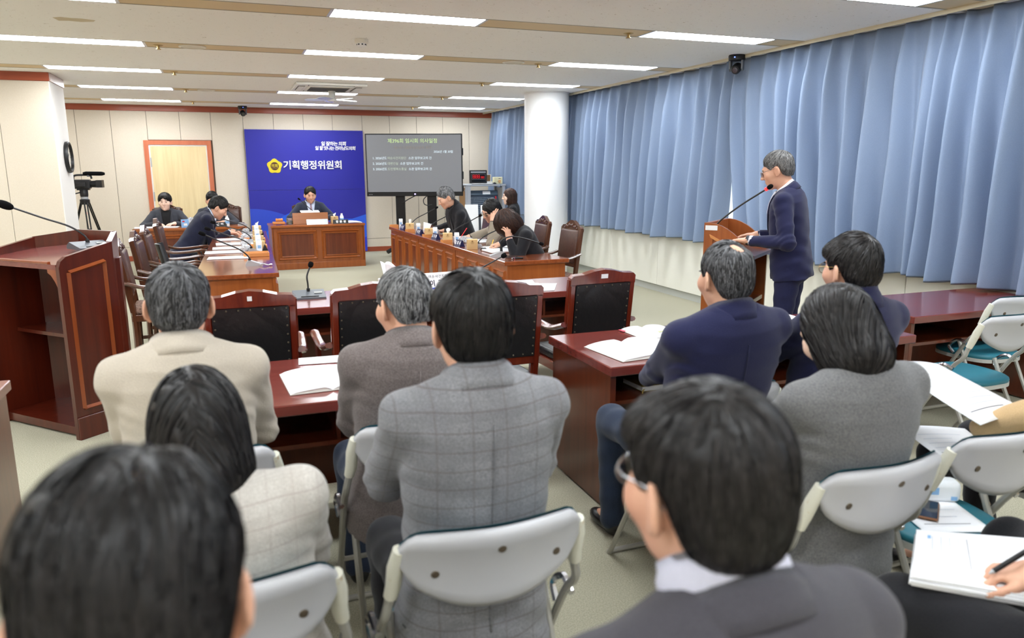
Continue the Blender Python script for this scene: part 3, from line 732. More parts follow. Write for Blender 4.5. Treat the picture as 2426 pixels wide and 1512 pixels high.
# ------------------------------------------------------------------ wooden armchairs
def armchair(name, label, loc, rz, style, group):
    """faces local +y; origin on the floor under the seat centre"""
    carved = style == 'carved'
    wd = W_CHB if carved else W_CHR; lt = M_LEATHB if carved else M_LEATHK
    t = thing(name, label, 'chair', loc, rz, group)
    hw = .225 if carved else .215; zt = 1.02
    for s in (-1, 1):
        part('back_post', tube(nb(), spline([(s*(hw-.02), -.20, .0), (s*(hw-.02), -.20, .42), (s*(hw-.018), -.235, .75), (s*(hw-.016), -.27, .97)], 4), .024, 6, sx=1.0, sy=1.1), wd, t, smooth=True)
        part('front_leg', tube(nb(), [(s*(hw-.01), .22, 0), (s*(hw-.01), .22, .16), (s*(hw-.01), .22, .22), (s*(hw-.01), .22, .42)], [.017, .024, .02, .026], 8), wd, t, smooth=True)
        part('arm', tube(nb(), spline([(s*(hw+.015), -.245, .70), (s*(hw+.03), -.10, .66), (s*(hw+.035), .08, .665), (s*(hw+.035), .22, .68), (s*(hw+.03), .28, .655)], 5), .024, 8, sx=1.1, sy=.7), wd, t, smooth=True)
        part('arm_support', tube(nb(), spline([(s*(hw+.01), .15, .42), (s*(hw+.02), .20, .53), (s*(hw+.03), .17, .66)], 4), .018, 6), wd, t, smooth=True)
        part('stretcher', box(s*(hw-.015)-.01, s*(hw-.015)+.01, -.20, .22, .14, .17), wd, t)
    part('seat_frame', box(-hw, hw, -.22, .25, .37, .43, .006), wd, t)
    part('seat_cushion', box(-hw+.015, hw-.015, -.205, .255, .425, .49, .025, 3), lt if not carved else mat('seat_brocade', (150, 120, 106), .8, noise=((60, 60, 60), .4, .6, (96, 70, 60))), t, smooth=True)
    # back tilted: work in a plane and rotate
    BM = T(0, -.205, .45) @ Matrix.Rotation(.14, 4, 'X')
    hz = zt-.45
    if carved:
        arch = [(-hw, .40), (-hw, .52), (-hw*.86, .545), (-hw*.6, .55), (-hw*.38, .575), (-hw*.15, .60), (0, .605), (hw*.15, .60), (hw*.38, .575), (hw*.6, .55), (hw*.86, .545), (hw, .52), (hw, .40)]
    else:
        arch = [(-hw, .40), (-hw, .535), (-hw*.93, .55), (-hw*.6, .555), (-hw*.3, .572), (0, .580), (hw*.3, .572), (hw*.6, .555), (hw*.93, .55), (hw, .535), (hw, .40)]
    cr = part('crest_rail', at(BM, prism(nb(), [(p[0], p[1] if 0 < i < len(arch)-1 else .49) for i, p in enumerate(arch)], -.02, .022, 'y')), wd, t)
    if carved:
        cb = nb()
        for k in range(9):
            a = (k-4)/4
            bmesh.ops.create_icosphere(cb, subdivisions=1, radius=.018+.006*(k % 2), matrix=BM @ T(a*hw*.62, .024, .545-.03*abs(a)+.008*(k % 2)) @ Matrix.Diagonal((1.3, .5, 1.0, 1)))
            bmesh.ops.create_icosphere(cb, subdivisions=1, radius=.014, matrix=BM @ T(a*hw*.55, -.022, .535-.03*abs(a)) @ Matrix.Diagonal((1.4, .5, 1.0, 1)))
        part('carving', cb, wd, cr, smooth=True, kind='stuff')
    part('lower_rail', at(BM, box(-hw+.03, hw-.03, -.018, .018, .10, .15, .004)), wd, t)
    for s in (-1, 1): part('side_rail', at(BM, box(s*(hw-.017)-.017, s*(hw-.017)+.017, -.02, .02, .0, .50, .004)), wd, t)
    part('back_pad', at(BM, box(-hw+.03, hw-.03, -.005, .045, .145, .50, .02, 3)), lt, t, smooth=True)
    rear = nb()
    grid(rear, lambda u, v: ((-1+2*u)*(hw-.035), -.024+.010*math.sin(PI*u)*math.sin(PI*v)+.004*math.sin(7*u+2)*math.sin(5*v)*v, .15+.345*v), 12, 10)
    bx(rear, -hw+.036, hw-.036, -.02, .0, .148, .498)
    rr = part('back_cover', at(BM, rear), lt, t, smooth=True)
    st = nb()
    for k in range(7):
        for z in (.163, .484): bmesh.ops.create_icosphere(st, subdivisions=1, radius=.0055, matrix=T((-1+2*k/6)*(hw-.046), -.024, z))
    for k in range(1, 7):
        for s in (-1, 1): bmesh.ops.create_icosphere(st, subdivisions=1, radius=.0055, matrix=T(s*(hw-.046), -.024, .163+.321*k/7))
    part('stud_row', at(BM, st), M_STUD, rr, smooth=True, kind='stuff')
    return t
a0 = armchair('armchair', 'black leather armchair at the middle desk, leftmost of four', (.075, 4.12, 0), -.03, 'plain', 'black armchairs at the middle desk')
ab = T(0, -.205, .45) @ Matrix.Rotation(.14, 4, 'X')
copy_tree(a0, (.67, 4.14, 0), .02, 'black leather armchair beside the small table microphone, second from left')
copy_tree(a0, (1.325, 3.93, 0), .03, 'black leather armchair mostly hidden behind the plaid-jacket man')
a4 = copy_tree(a0, (2.02, 4.17, 0), .04, 'black leather armchair with white label at the right end of the middle desk')
part('asset_label', at(ab, box(-.02, .024, -.0235, -.0195, .528, .553)), M_WHITE, a4)
part('asset_label', at(ab, box(-.012, .010, -.0235, -.0195, .530, .553)), M_WHITE, a0)
part('asset_label', at(ab, box(-.198, -.17, -.0235, -.0195, .515, .548)), mat('pale_label', (196, 214, 222), .5), a0)
c0 = armchair('carved_chair', 'brown leather carved armchair at the left table, nearest the camera', (-.60, 6.98, 0), -PI/2+.05, 'carved', 'carved armchairs at the member tables')
for y, lab in [(7.80, 'brown leather carved armchair at the left table, second from the near end'), (8.55, 'brown leather carved armchair at the left table, third from the near end'), (9.75, 'brown leather carved armchair at the left table, beside the leaning man')]:
    copy_tree(c0, (-.58+.02*(y-7), y, 0), -PI/2-.03, lab)
for x, y, a, lab in [(3.24, 7.45, .04, 'brown leather carved armchair at the right table behind the woman in black'), (3.27, 8.35, -.05, 'carved armchair at the right table behind the woman in taupe jacket'), (3.18, 10.05, .0, 'carved armchair at the right table behind the man in black jacket')]:
    copy_tree(c0, (x, y, 0), PI/2+a, lab)
copy_tree(c0, (1.30, 13.62, 0), PI+.05, 'carved leather chair of the chairman in front of the backdrop')
copy_tree(c0, (-.02, 13.55, 0), PI, 'carved chair of the staff man hidden behind the leaning man')
copy_tree(c0, (-.95, 13.55, 0), PI, 'carved chair of the young staff man at the door')
# dark mesh back of a small office chair seen between the left table chairs
t = thing('office_chair', 'small black mesh office chair between the left table chairs', 'chair', (-.42, 8.05, 0), -PI/2)
part('back_shell', slab_grid(nb(), lambda u, v: ((-1+2*u)*(.17-.05*v*v), -.20+.05*(2*u-1)**2-.08*v, .56+.34*v), 8, 8, .02), M_BLACK, t, smooth=True)
part('back_support', tube(nb(), spline([(0, -.22, .62), (0, -.25, .5), (0, -.15, .43), (0, 0, .42)], 4), .025, 8), M_BLACK, t, smooth=True)
part('seat', box(-.2, .2, -.18, .2, .42, .48, .03, 3), M_BLACK, t, smooth=True)
part('gas_column', tube(nb(), [(0, 0, .08), (0, 0, .42)], .025, 10), M_BLACKM, t)
for k in range(5):
    a = 2*PI*k/5
    part('base_leg', tube(nb(), [(0, 0, .09), (.24*math.cos(a), .24*math.sin(a), .05)], [.025, .015], 6), M_BLACK, t)
    part('caster', tube(nb(), [(.24*math.cos(a)-.01, .24*math.sin(a), .025), (.24*math.cos(a)+.01, .24*math.sin(a), .025)], .025, 12), M_BLACK, t)

# ------------------------------------------------------------------ folding chairs
def folding_chair(label, loc, rz):
    t = thing('folding_chair', label, 'chair', loc, rz, 'grey folding chairs with teal seats')
    HW = .215
    def zt(u): return .105-.022*abs(u)**3-.030*(max(0, abs(u)-.80)/.20)**2
    def zb(u): return -.10+.085*abs(u)**2.2+.030*(max(0, abs(u)-.80)/.20)**2
    def surf(off):
        def f(u, v):
            U = -1+2*u; z = zb(U)+(zt(U)-zb(U))*v
            y = .05*U*U+off+.012*math.sin(PI*v)*(1-abs(U)**3)
            return (U*HW, y, z)
        return f
    BM = T(0, -.245, .735) @ Matrix.Rotation(.22, 4, 'X')
    sh = nb()
    def f_rear(u, v):
        p = surf(0)(u, v); e = min(u, 1-u, v, 1-v); return (p[0], p[1]-.012*min(1, e/.10), p[2])
    grid(sh, f_rear, 24, 10); grid(sh, lambda u, v: (surf(0)(u, v)[0], surf(0)(u, v)[1]+.016, surf(0)(u, v)[2]), 24, 10)
    bmesh.ops.remove_doubles(sh, verts=sh.verts, dist=1e-6)
    # rim
    def rim(bm, pts):
        for a, b in zip(pts[:-1], pts[1:]):
            A = [bm.verts.new(surf(0)(*a)), bm.verts.new(surf(0)(*b)), bm.verts.new((surf(0)(*b)[0], surf(0)(*b)[1]+.016, surf(0)(*b)[2])), bm.verts.new((surf(0)(*a)[0], surf(0)(*a)[1]+.016, surf(0)(*a)[2]))]
            bm.faces.new(A)
    path = [(i/24, 0) for i in range(25)]+[(1, j/10) for j in range(1, 11)]+[(1-i/24, 1) for i in range(1, 25)]+[(0, 1-j/10) for j in range(1, 11)]
    rim(sh, path); bmesh.ops.remove_doubles(sh, verts=sh.verts, dist=1e-5)
    b = part('back_shell', at(BM, sh), M_SHELL, t, smooth='all')
    cu = nb()
    grid(cu, lambda u, v: ((-1+2*u)*HW*.985, surf(0)(u, v)[1]+.018+.022*(1-abs(-1+2*u)**4)*(1-abs(2*v-1)**4), zb(-1+2*u)+.004+(zt(-1+2*u)-zb(-1+2*u)+.002)*v), 20, 8)
    part('back_cushion', at(BM, cu), M_TEAL, b, smooth='all')
    for (u, v) in ((.5, .78), (.17, .42), (.83, .42)):
        p = Vector(f_rear(u, v))
        part('screw_hole', at(BM, lathe(nb(), [(.0, .0005), (.009, .0), (.0105, -.003)], 12, T(p.x, p.y-.002, p.z) @ Matrix.Rotation(PI/2, 4, 'X'), cap=False)), mat('screw_dark', (96, 84, 70), .5, metal=.4), b)
    for s in (-1, 1):
        p1 = BM @ Vector((s*(HW-.004), .062, .05)); p2 = BM @ Vector((s*(HW+.006), .075, -.055)); p3 = Vector((s*.238, -.13, .60))
        part('sleeve', tube(nb(), [p1, BM @ Vector((s*(HW+.004), .068, .0)), p2, p2+(p3-p2)*.35], [.016, .019, .018, .016], 10), M_SLEEVE, t, smooth=True)
        part('frame_tube', tube(nb(), spline([p2, p2+(p3-p2)*.5, p3, (s*.238, -.05, .50), (s*.238, .22, .03), (s*.238, .235, .012)], 5), .0115, 8), M_TUBE, t, smooth=True)
        part('hinge_bracket', tube(nb(), spline([(s*.248, -.09, .535), (s*.252, -.03, .55), (s*.25, .03, .50), (s*.246, .0, .46)], 4), .010, 6), M_CHROME, t, smooth=True)
    part('rear_leg_tube', tube(nb(), spline([(-.205, .0, .53), (-.205, -.06, .40), (-.205, -.24, .06), (-.19, -.262, .018), (-.15, -.265, .012), (.15, -.265, .012), (.19, -.262, .018), (.205, -.24, .06), (.205, -.06, .40), (.205, .0, .53)], 6), .0115, 8), M_TUBE, t, smooth=True)
    part('front_bar', tube(nb(), [(-.238, .235, .012), (.238, .235, .012)], .011, 8), M_TUBE, t, smooth=True)
    part('cross_bar', tube(nb(), [(-.238, .09, .255), (.238, .09, .255)], .009, 8), M_TUBE, t, smooth=True)
    for s in (-1, 1):
        part('rubber_foot', box(s*.17-.03, s*.17+.03, -.283, -.25, 0, .012, .003), M_SLEEVE, t)
    seat_poly = []
    for k in range(40):
        a = 2*PI*k/40; c, s_ = math.cos(a), math.sin(a)
        x = .203*abs(c)**.55*(1 if c > 0 else -1); y = .205*abs(s_)**.6*(1 if s_ > 0 else -1)
        x *= (1.0 if y > 0 else 1-.10*abs(y/.205)); seat_poly.append((x, y+.035))
    part('seat_pan', prism(nb(), seat_poly, .415, .437), M_TUBE if False else mat('seat_rim', (186, 186, 180), .4), t)
    sc_ = nb()
    rings = []
    for k, (f_, z) in enumerate([(.98, .437), (1.0, .447), (.985, .458), (.93, .466), (.75, .470), (.4, .468), (.0, .466)]):
        if f_ == 0: rings.append([sc_.verts.new((0, .035, z))])
        else: rings.append([sc_.verts.new((x*f_, .035+(y-.035)*f_, z)) for x, y in seat_poly])
    for a, b2 in zip(rings[:-1], rings[1:]):
        n = len(a)
        for k in range(n):
            if len(b2) == 1: sc_.faces.new((a[k], a[(k+1) % n], b2[0]))
            else: sc_.faces.new((a[k], a[(k+1) % n], b2[(k+1) % n], b2[k]))
    part('seat_cushion', sc_, M_TEAL, t, smooth='all')
    return t
f0 = folding_chair('grey folding chair under the man in the plaid jacket', (.503, 1.665, 0), 0)
for x, y, a, lab in [(-.066, 1.615, .02, 'grey folding chair under the woman in the pale tweed jacket'), (1.575, 1.61, .05, 'grey folding chair under the woman in the grey jacket'), (-.14, 2.34, 0, 'grey folding chair under the man in the beige jacket'), (.52, 2.38, .0, 'grey folding chair under the grey-haired man in the taupe wool jacket'), (1.645, 2.345, .0, 'grey folding chair under the man with the bald crown'), (2.145, 2.30, 0, 'grey folding chair under the young man with glasses in the navy coat'), (2.12, 1.66, 0, 'empty grey folding chair holding papers and a phone at the right'), (3.83, 2.90, .03, 'empty folding chair with teal seat in front of the right-hand desk'), (4.44, 3.28, -.05, 'empty folding chair pushed under the right-hand desk'), (-.10, .66, 0, 'folding chair under the front-left dark-haired person'), (.53, .66, 0, 'folding chair under the man with glasses and dark suit in front'), (1.76, .72, 0, 'folding chair under the writer at the lower right corner'), (2.84, 1.66, .1, 'folding chair under the person in tan at the right edge')]:
    copy_tree(f0, (x, y, 0), a, lab)
# ------------------------------------------------------------------ people: implicit surfaces turned into meshes
def smin(a, b, k):
    if k <= 0: return np.minimum(a, b)
    h = np.maximum(k-np.abs(a-b), 0)/k
    return np.minimum(a, b)-h*h*k*.25
def smax(a, b, k): return -smin(-a, -b, k)
def V(*a): return np.array(a, dtype=np.float32)
class Prim:
    """fn(P (n,3)) -> distance; lo/hi bounds; k blend; op 'u' union, 's' subtract"""
    def __init__(s, fn, lo, hi, k=.01, op='u'): s.fn, s.lo, s.hi, s.k, s.op = fn, np.array(lo, float), np.array(hi, float), k, op
def capsule(a, b, ra, rb, k=.01, op='u', flat=None):
    a = np.array(a, float); b = np.array(b, float); ab = b-a; L2 = max(1e-9, float(ab@ab))
    R = max(ra, rb)
    def fn(P):
        t = np.clip(((P-a)@ab)/L2, 0, 1)
        d = P-a-t[:, None]*ab
        return np.sqrt((d*d).sum(1))-(ra+(rb-ra)*t)
    return Prim(fn, np.minimum(a, b)-R, np.maximum(a, b)+R, k, op)
def ellipsoid(c, r, R=None, k=.01, op='u'):
    c = np.array(c, float); r = np.array(r, float); M = np.eye(3) if R is None else np.array(R)
    def fn(P):
        q = (P-c)@M   # rows: local = R^T (p-c)
        k0 = np.sqrt(((q/r)**2).sum(1)); k1 = np.sqrt(((q/(r*r))**2).sum(1))+1e-9
        return k0*(k0-1)/k1
    ext = np.sqrt(((M*r)**2).sum(1))
    return Prim(fn, c-ext, c+ext, k, op)
def field_eval(prims, P):
    f = np.full(len(P), 1.0)
    for p in prims:
        d = p.fn(P)
        f = smin(f, d, p.k) if p.op == 'u' else smax(f, -d, p.k)
    return f
def mesh_prims(prims, vox, warp=None, name='body'):
    us = [p for p in prims if p.op == 'u']
    lo = np.min([p.lo for p in us], 0)-3*vox; hi = np.max([p.hi for p in us], 0)+3*vox
    n = np.ceil((hi-lo)/vox).astype(int)+1
    F = np.full(n, 1.0, np.float32)
    ax = [lo[i]+vox*np.arange(n[i]) for i in range(3)]
    for p in prims:
        m_ = p.k+2.5*vox
        i0 = np.maximum(0, np.floor((p.lo-m_-lo)/vox).astype(int)); i1 = np.minimum(n, np.ceil((p.hi+m_-lo)/vox).astype(int)+1)
        if np.any(i1 <= i0): continue
        X, Y, Z = np.meshgrid(ax[0][i0[0]:i1[0]], ax[1][i0[1]:i1[1]], ax[2][i0[2]:i1[2]], indexing='ij')
        P = np.stack([X.ravel(), Y.ravel(), Z.ravel()], 1)
        d = p.fn(P).reshape(X.shape)
        sl = (slice(i0[0], i1[0]), slice(i0[1], i1[1]), slice(i0[2], i1[2]))
        F[sl] = smin(F[sl], d, p.k) if p.op == 'u' else smax(F[sl], -d, p.k)
    if warp is not None:
        # small displacement noise only near the surface
        idx = np.argwhere(np.abs(F) < .03)
        P = lo+idx*vox
        F[tuple(idx.T)] += warp(P)
    return surface_nets(F, lo, vox, name)
def surface_nets(F, lo, vox, name):
    S = F < 0
    # cells that contain a sign change
    c = S[:-1, :-1, :-1].astype(np.uint8)
    tot = np.zeros_like(c)
    for i in (0, 1):
        for j in (0, 1):
            for k in (0, 1): tot += S[i:S.shape[0]-1+i, j:S.shape[1]-1+j, k:S.shape[2]-1+k]
    act = (tot > 0) & (tot < 8)
    cells = np.argwhere(act)
    if len(cells) == 0: return bpy.data.meshes.new(name)
    vid = np.full(act.shape, -1, np.int32); vid[act] = np.arange(len(cells))
    acc = np.zeros((len(cells), 3)); cnt = np.zeros(len(cells))
    corners = [(i, j, k) for i in (0, 1) for j in (0, 1) for k in (0, 1)]
    vals = {c_: F[cells[:, 0]+c_[0], cells[:, 1]+c_[1], cells[:, 2]+c_[2]] for c_ in corners}
    for a in corners:
        for ax_ in range(3):
            if a[ax_] == 1: continue
            b = list(a); b[ax_] = 1; b = tuple(b)
            va, vb = vals[a], vals[b]; m_ = (va < 0) != (vb < 0)
            t = np.where(m_, va/np.where(m_, va-vb, 1), 0)
            pt = np.array(a, float)[None, :].repeat(len(cells), 0); pt[:, ax_] += t
            acc[m_] += pt[m_]; cnt[m_] += 1
    verts = lo+vox*(cells+acc/np.maximum(cnt, 1)[:, None])
    faces = []
    for ax_ in range(3):
        u, v = [(1, 2), (2, 0), (0, 1)][ax_]
        sl0 = [slice(None)]*3; sl1 = [slice(None)]*3; sl0[ax_] = slice(0, -1); sl1[ax_] = slice(1, None)
        A = S[tuple(sl0)]; B = S[tuple(sl1)]
        E = np.argwhere(A != B)
        ok = (E[:, u] > 0) & (E[:, v] > 0) & (E[:, u] < act.shape[u]) & (E[:, v] < act.shape[v]) & (E[:, ax_] < act.shape[ax_])
        E = E[ok]
        def g(du, dv):
            q = E.copy(); q[:, u] -= du; q[:, v] -= dv
            return vid[q[:, 0], q[:, 1], q[:, 2]]
        q = np.stack([g(1, 1), g(0, 1), g(0, 0), g(1, 0)], 1)
        ins = A[E[:, 0], E[:, 1], E[:, 2]]
        q[~ins] = q[~ins][:, ::-1]
        faces.append(q)
    faces = np.concatenate(faces); faces = faces[(faces >= 0).all(1)]
    return np_mesh(name, verts, faces)
def np_mesh(name, verts, quads):
    me = bpy.data.meshes.new(name)
    me.vertices.add(len(verts)); me.vertices.foreach_set('co', np.asarray(verts, np.float32).ravel())
    k = quads.shape[1]
    me.loops.add(len(quads)*k); me.loops.foreach_set('vertex_index', quads.astype(np.int32).ravel())
    me.polygons.add(len(quads)); me.polygons.foreach_set('loop_start', np.arange(0, len(quads)*k, k, dtype=np.int32))
    me.polygons.foreach_set('loop_total', np.full(len(quads), k, np.int32))
    me.polygons.foreach_set('use_smooth', np.ones(len(quads), bool))
    me.update(); me.validate()
    return me

# ---- materials for people
M_SKIN = mat('skin', (226, 178, 150), 0.5, spec=0.35, noise=((14, 14, 14), .35, .7, (216, 160, 134)))
M_SKINF = mat('skin_fair', (238, 200, 178), 0.5, spec=0.35)
M_LIP = mat('lip', (190, 110, 104), 0.45)
M_EYE = mat('eye_dark', (24, 18, 16), 0.25)
def hair_mat(name, c1, c2, bias=0.5):
    mt = mat(name, c1, 0.42, spec=0.32)
    nt = mt.node_tree; b = nt.nodes['Principled BSDF']
    gi = nt.nodes.new('ShaderNodeNewGeometry'); rp = nt.nodes.new('ShaderNodeValToRGB')
    rp.color_ramp.elements[0].position = bias; rp.color_ramp.elements[0].color = (*lin(c1), 1)
    rp.color_ramp.elements[1].position = 1.0; rp.color_ramp.elements[1].color = (*lin(c2), 1)
    nt.links.new(gi.outputs['Random Per Island'], rp.inputs[0]); nt.links.new(rp.outputs[0], b.inputs['Base Color'])
    return mt
H_BLACK = hair_mat('hair_black', (16, 15, 16), (40, 36, 36))
H_BROWN = hair_mat('hair_brown', (38, 24, 20), (78, 52, 42), .3)
H_GREY = hair_mat('hair_grey', (34, 34, 36), (168, 168, 170), .2)
H_SALT = hair_mat('hair_salt', (26, 26, 28), (120, 120, 124), .35)
H_SPK = hair_mat('hair_speaker', (52, 50, 50), (150, 148, 146), .2)
H_BLACKW = hair_mat('hair_black_soft', (20, 18, 19), (52, 48, 48))

def cloth(name, c1, c2, scale=400, rough=0.85, sheen=0.15, bump=0.25):
    return mat(name, c1, rough, spec=0.15, sheen=sheen, noise=((scale, scale, scale), .35, .65, c2), bump=(scale*.8, bump))
def plaid(name, base, dark, line, period=(.052, .040), lw=.05):
    mt = cloth(name, base, dark, 300)
    nt = mt.node_tree; b = nt.nodes['Principled BSDF']
    src = b.inputs['Base Color'].links[0].from_socket
    tc = nt.nodes.new('ShaderNodeTexCoord'); sep = nt.nodes.new('ShaderNodeSeparateXYZ'); nt.links.new(tc.outputs['Object'], sep.inputs[0])
    def mth(op, a, b_=None):
        n = nt.nodes.new('ShaderNodeMath'); n.operation = op
        for i, x in enumerate((a, b_)):
            if x is None: continue
            if isinstance(x, (int, float)): n.inputs[i].default_value = x
            else: nt.links.new(x, n.inputs[i])
        return n.outputs[0]
    def lines(coord, per, width, off=0.0):
        f = mth('FRACT', mth('ADD', mth('DIVIDE', coord, per), off))
        return mth('LESS_THAN', mth('ABSOLUTE', mth('SUBTRACT', f, .5)), width)
    hx = lines(sep.outputs['X'], period[0], lw); hz = lines(sep.outputs['Z'], period[1], lw)
    fine = mth('MULTIPLY', lines(sep.outputs['Z'], .0042, .22), lines(sep.outputs['Z'], period[1]*2, .24, .25))
    finex = mth('MULTIPLY', lines(sep.outputs['X'], .0042, .22), lines(sep.outputs['X'], period[0]*2, .24, .25))
    m1 = nt.nodes.new('ShaderNodeMix'); m1.data_type = 'RGBA'; m1.inputs[7].default_value = (*lin(dark), 1)
    nt.links.new(mth('MULTIPLY', mth('MAXIMUM', fine, finex), .55), m1.inputs[0]); nt.links.new(src, m1.inputs[6])
    m2 = nt.nodes.new('ShaderNodeMix'); m2.data_type = 'RGBA'; m2.inputs[7].default_value = (*lin(line), 1)
    nt.links.new(mth('MULTIPLY', mth('MAXIMUM', mth('MULTIPLY', hx, .5), hz), .62), m2.inputs[0]); nt.links.new(m1.outputs[2], m2.inputs[6])
    nt.links.new(m2.outputs[2], b.inputs['Base Color'])
    return mt
C_NAVY = cloth('suit_navy', (30, 32, 62), (38, 40, 74), 500)
C_NAVYD = cloth('suit_navy_dark', (24, 26, 44), (32, 34, 54), 500)
C_BLACK = cloth('suit_black', (28, 28, 32), (36, 36, 40), 500)
C_CHAR = cloth('suit_charcoal', (58, 60, 66), (68, 70, 78), 500)
C_CHARD = cloth('suit_charcoal_dark', (62, 60, 66), (74, 72, 78), 500)
C_BEIGE = cloth('jacket_beige', (184, 174, 159), (194, 184, 169), 300)
C_TAUPE = cloth('jacket_taupe', (132, 122, 120), (98, 90, 88), 260)
C_GREYW = cloth('jacket_grey', (122, 122, 122), (96, 96, 98), 220)
C_TAN = cloth('jacket_tan', (212, 178, 132), (222, 188, 142), 300)
C_OLIVE = cloth('jacket_olive_taupe', (142, 130, 114), (152, 140, 124), 300)
C_SHIRT = cloth('shirt_white', (238, 238, 244), (230, 230, 240), 500, bump=.1)
C_SHIRTB = cloth('shirt_pale_blue', (200, 210, 232), (208, 218, 238), 500, bump=.1)
C_PINK = cloth('blouse_pink', (240, 206, 212), (246, 214, 220), 300)
C_TROU = cloth('trousers_black', (30, 30, 34), (36, 36, 40), 400)
C_JEAN = cloth('trousers_navy', (38, 48, 66), (46, 56, 76), 400)
C_PLAID = plaid('jacket_plaid', (150, 150, 154), (112, 112, 116), (96, 84, 84), (.078, .044), .03)
C_TWEED = plaid('jacket_tweed', (216, 211, 203), (186, 180, 172), (168, 154, 148), (.050, .045), .03)
M_SHOE = mat('shoe_black', (20, 20, 22), 0.3)

def rotm(yaw=0, pitch=0, roll=0):
    """head/hand orientation: pitch>0 looks down, yaw>0 turns to the left (+ccw), roll>0 tilts to its right"""
    return np.array((Matrix.Rotation(yaw, 3, 'Z') @ Matrix.Rotation(-pitch, 3, 'X') @ Matrix.Rotation(roll, 3, 'Y')))
def xf(p, R, c, s=1.0): return c+s*(R@np.array(p, float))

def head_prims(c, R, s, female=False):
    P = lambda *a: xf(a, R, c, s)
    E = lambda ctr, r, k=.02*s, op='u', Rl=None: ellipsoid(P(*ctr), np.array(r)*s, R if Rl is None else R@Rl, k, op)
    jw = .9 if female else 1.0
    pr = [E((0, -.014, .032), (.076, .096, .092)), E((0, .024, -.022), (.066*jw, .070, .085), .03*s), E((0, .030, -.070), (.050*jw, .052, .042), .03*s),
          capsule(P(0, .070, -.098), P(0, .062, -.088), .020*s*jw, .022*s, .025*s),
          capsule(P(-.03, .083, .030), P(.03, .083, .030), .011*s, .011*s, .02*s),
          E((.031, .100, .008), (.019, .014, .011), .014*s, 's'), E((-.031, .100, .008), (.019, .014, .011), .014*s, 's'),
          E((.031, .083, .006), (.014, .010, .009), .006*s), E((-.031, .083, .006), (.014, .010, .009), .006*s),
          capsule(P(0, .090, .018), P(0, .113, -.026), .0075*s, .0115*s, .012*s),
          capsule(P(-.013, .100, -.030), P(.013, .100, -.030), .0085*s, .0085*s, .008*s),
          capsule(P(-.017, .086, -.055), P(.017, .086, -.055), .008*s, .008*s, .01*s), capsule(P(-.015, .085, -.067), P(.015, .085, -.067), .0085*s, .0085*s, .01*s),
          E((.046, .055, -.020), (.026, .030, .026), .03*s), E((-.046, .055, -.020), (.026, .030, .026), .03*s)]
    for sd in (-1, 1):
        Re = np.array(Matrix.Rotation(sd*.55, 3, 'Z') @ Matrix.Rotation(-.15, 3, 'X'))
        pr += [E((sd*.085, -.012, -.006), (.008, .022, .035), .008*s, 'u', Re), E((sd*.080, -.004, -.034), (.008, .010, .012), .008*s),
               E((sd*.094, -.004, .0), (.006, .011, .018), .004*s, 's', Re)]
    return pr

def hand_prims(w, R, s, side, curl=.5, spread=.10, thumb=.6, mode=None):
    """wrist w, R columns: x along fingers, z = back of hand; side +1 thumb at +y, -1 thumb at -y"""
    pr = []; Q = lambda p: xf(p, R, w, s)
    ys = [.032, .011, -.010, -.030]; ln = [.070, .078, .072, .056]
    pr.append(capsule(Q((-.02, 0, 0)), Q((.02, 0, 0)), .025*s, .027*s, .02*s))
    pr.append(ellipsoid(Q((.052, 0, -.002)), np.array((.052, .041, .017))*s, R, .02*s))
    for i in range(4):
        y = ys[i]*side; b = np.array((.088-.004*abs(i-1), y, .0)); a = curl*(.8+.12*i); yaw = spread*(1.5-i)*side
        r0 = .0092-.0008*(i == 3)
        for j, f in enumerate((.45, .32, .23)):
            d = np.array((math.cos(a)*math.cos(yaw), math.cos(a)*math.sin(yaw), -math.sin(a)))
            e = b+d*ln[i]*f*1.05
            pr.append(capsule(Q(b), Q(e), (r0-.0007*j)*s, (r0-.0007*(j+1))*s, .004*s)); b = e; a += curl*.75
    b = np.array((.018, .026*side, -.006)); a = thumb
    for j, (l, r) in enumerate(((.042, .0125), (.032, .0105), (.025, .0095))):
        d = np.array((math.cos(a), math.sin(a)*side, -.28)); d /= np.linalg.norm(d); e = b+d*l
        pr.append(capsule(Q(b), Q(e), r*s, (r-.001)*s, .006*s)); b = e; a *= .55
    return pr

def loft_torso(base, R, secs, k=.02, lo=None, nexp=2.3, x_open=None):
    """secs: list (t, halfwidth, halfdepth, y_off); local axes: R columns x right, y forward, z up the spine"""
    S = np.array(secs, float)
    def smooth_interp(t, col):
        return np.interp(t, S[:, 0], S[:, col])
    t0, t1 = S[0, 0], S[-1, 0]
    def fn(P):
        q = (P-base)@R
        t = np.clip(q[:, 2], t0, t1)
        a = smooth_interp(t, 1); b = smooth_interp(t, 2); yo = smooth_interp(t, 3)
        x = np.abs(q[:, 0])/a; y = np.abs(q[:, 1]-yo)/b
        r = (x**nexp+y**nexp)**(1/nexp)
        d = (r-1)*np.minimum(a, b)
        dz = np.maximum(q[:, 2]-t1, t0-q[:, 2])
        return np.where(dz > 0, np.sqrt(np.maximum(d, 0)**2+dz**2), np.maximum(d, dz))
    m_ = max(S[:, 1].max(), S[:, 2].max())+np.abs(S[:, 3]).max()
    pts = np.array([base+R@np.array((sx*S[:, 1].max(), sy*(S[:, 2].max()+np.abs(S[:, 3]).max()), tz)) for sx in (-1, 1) for sy in (-1, 1) for tz in (t0, t1)])
    return Prim(fn, pts.min(0), pts.max(0), k)

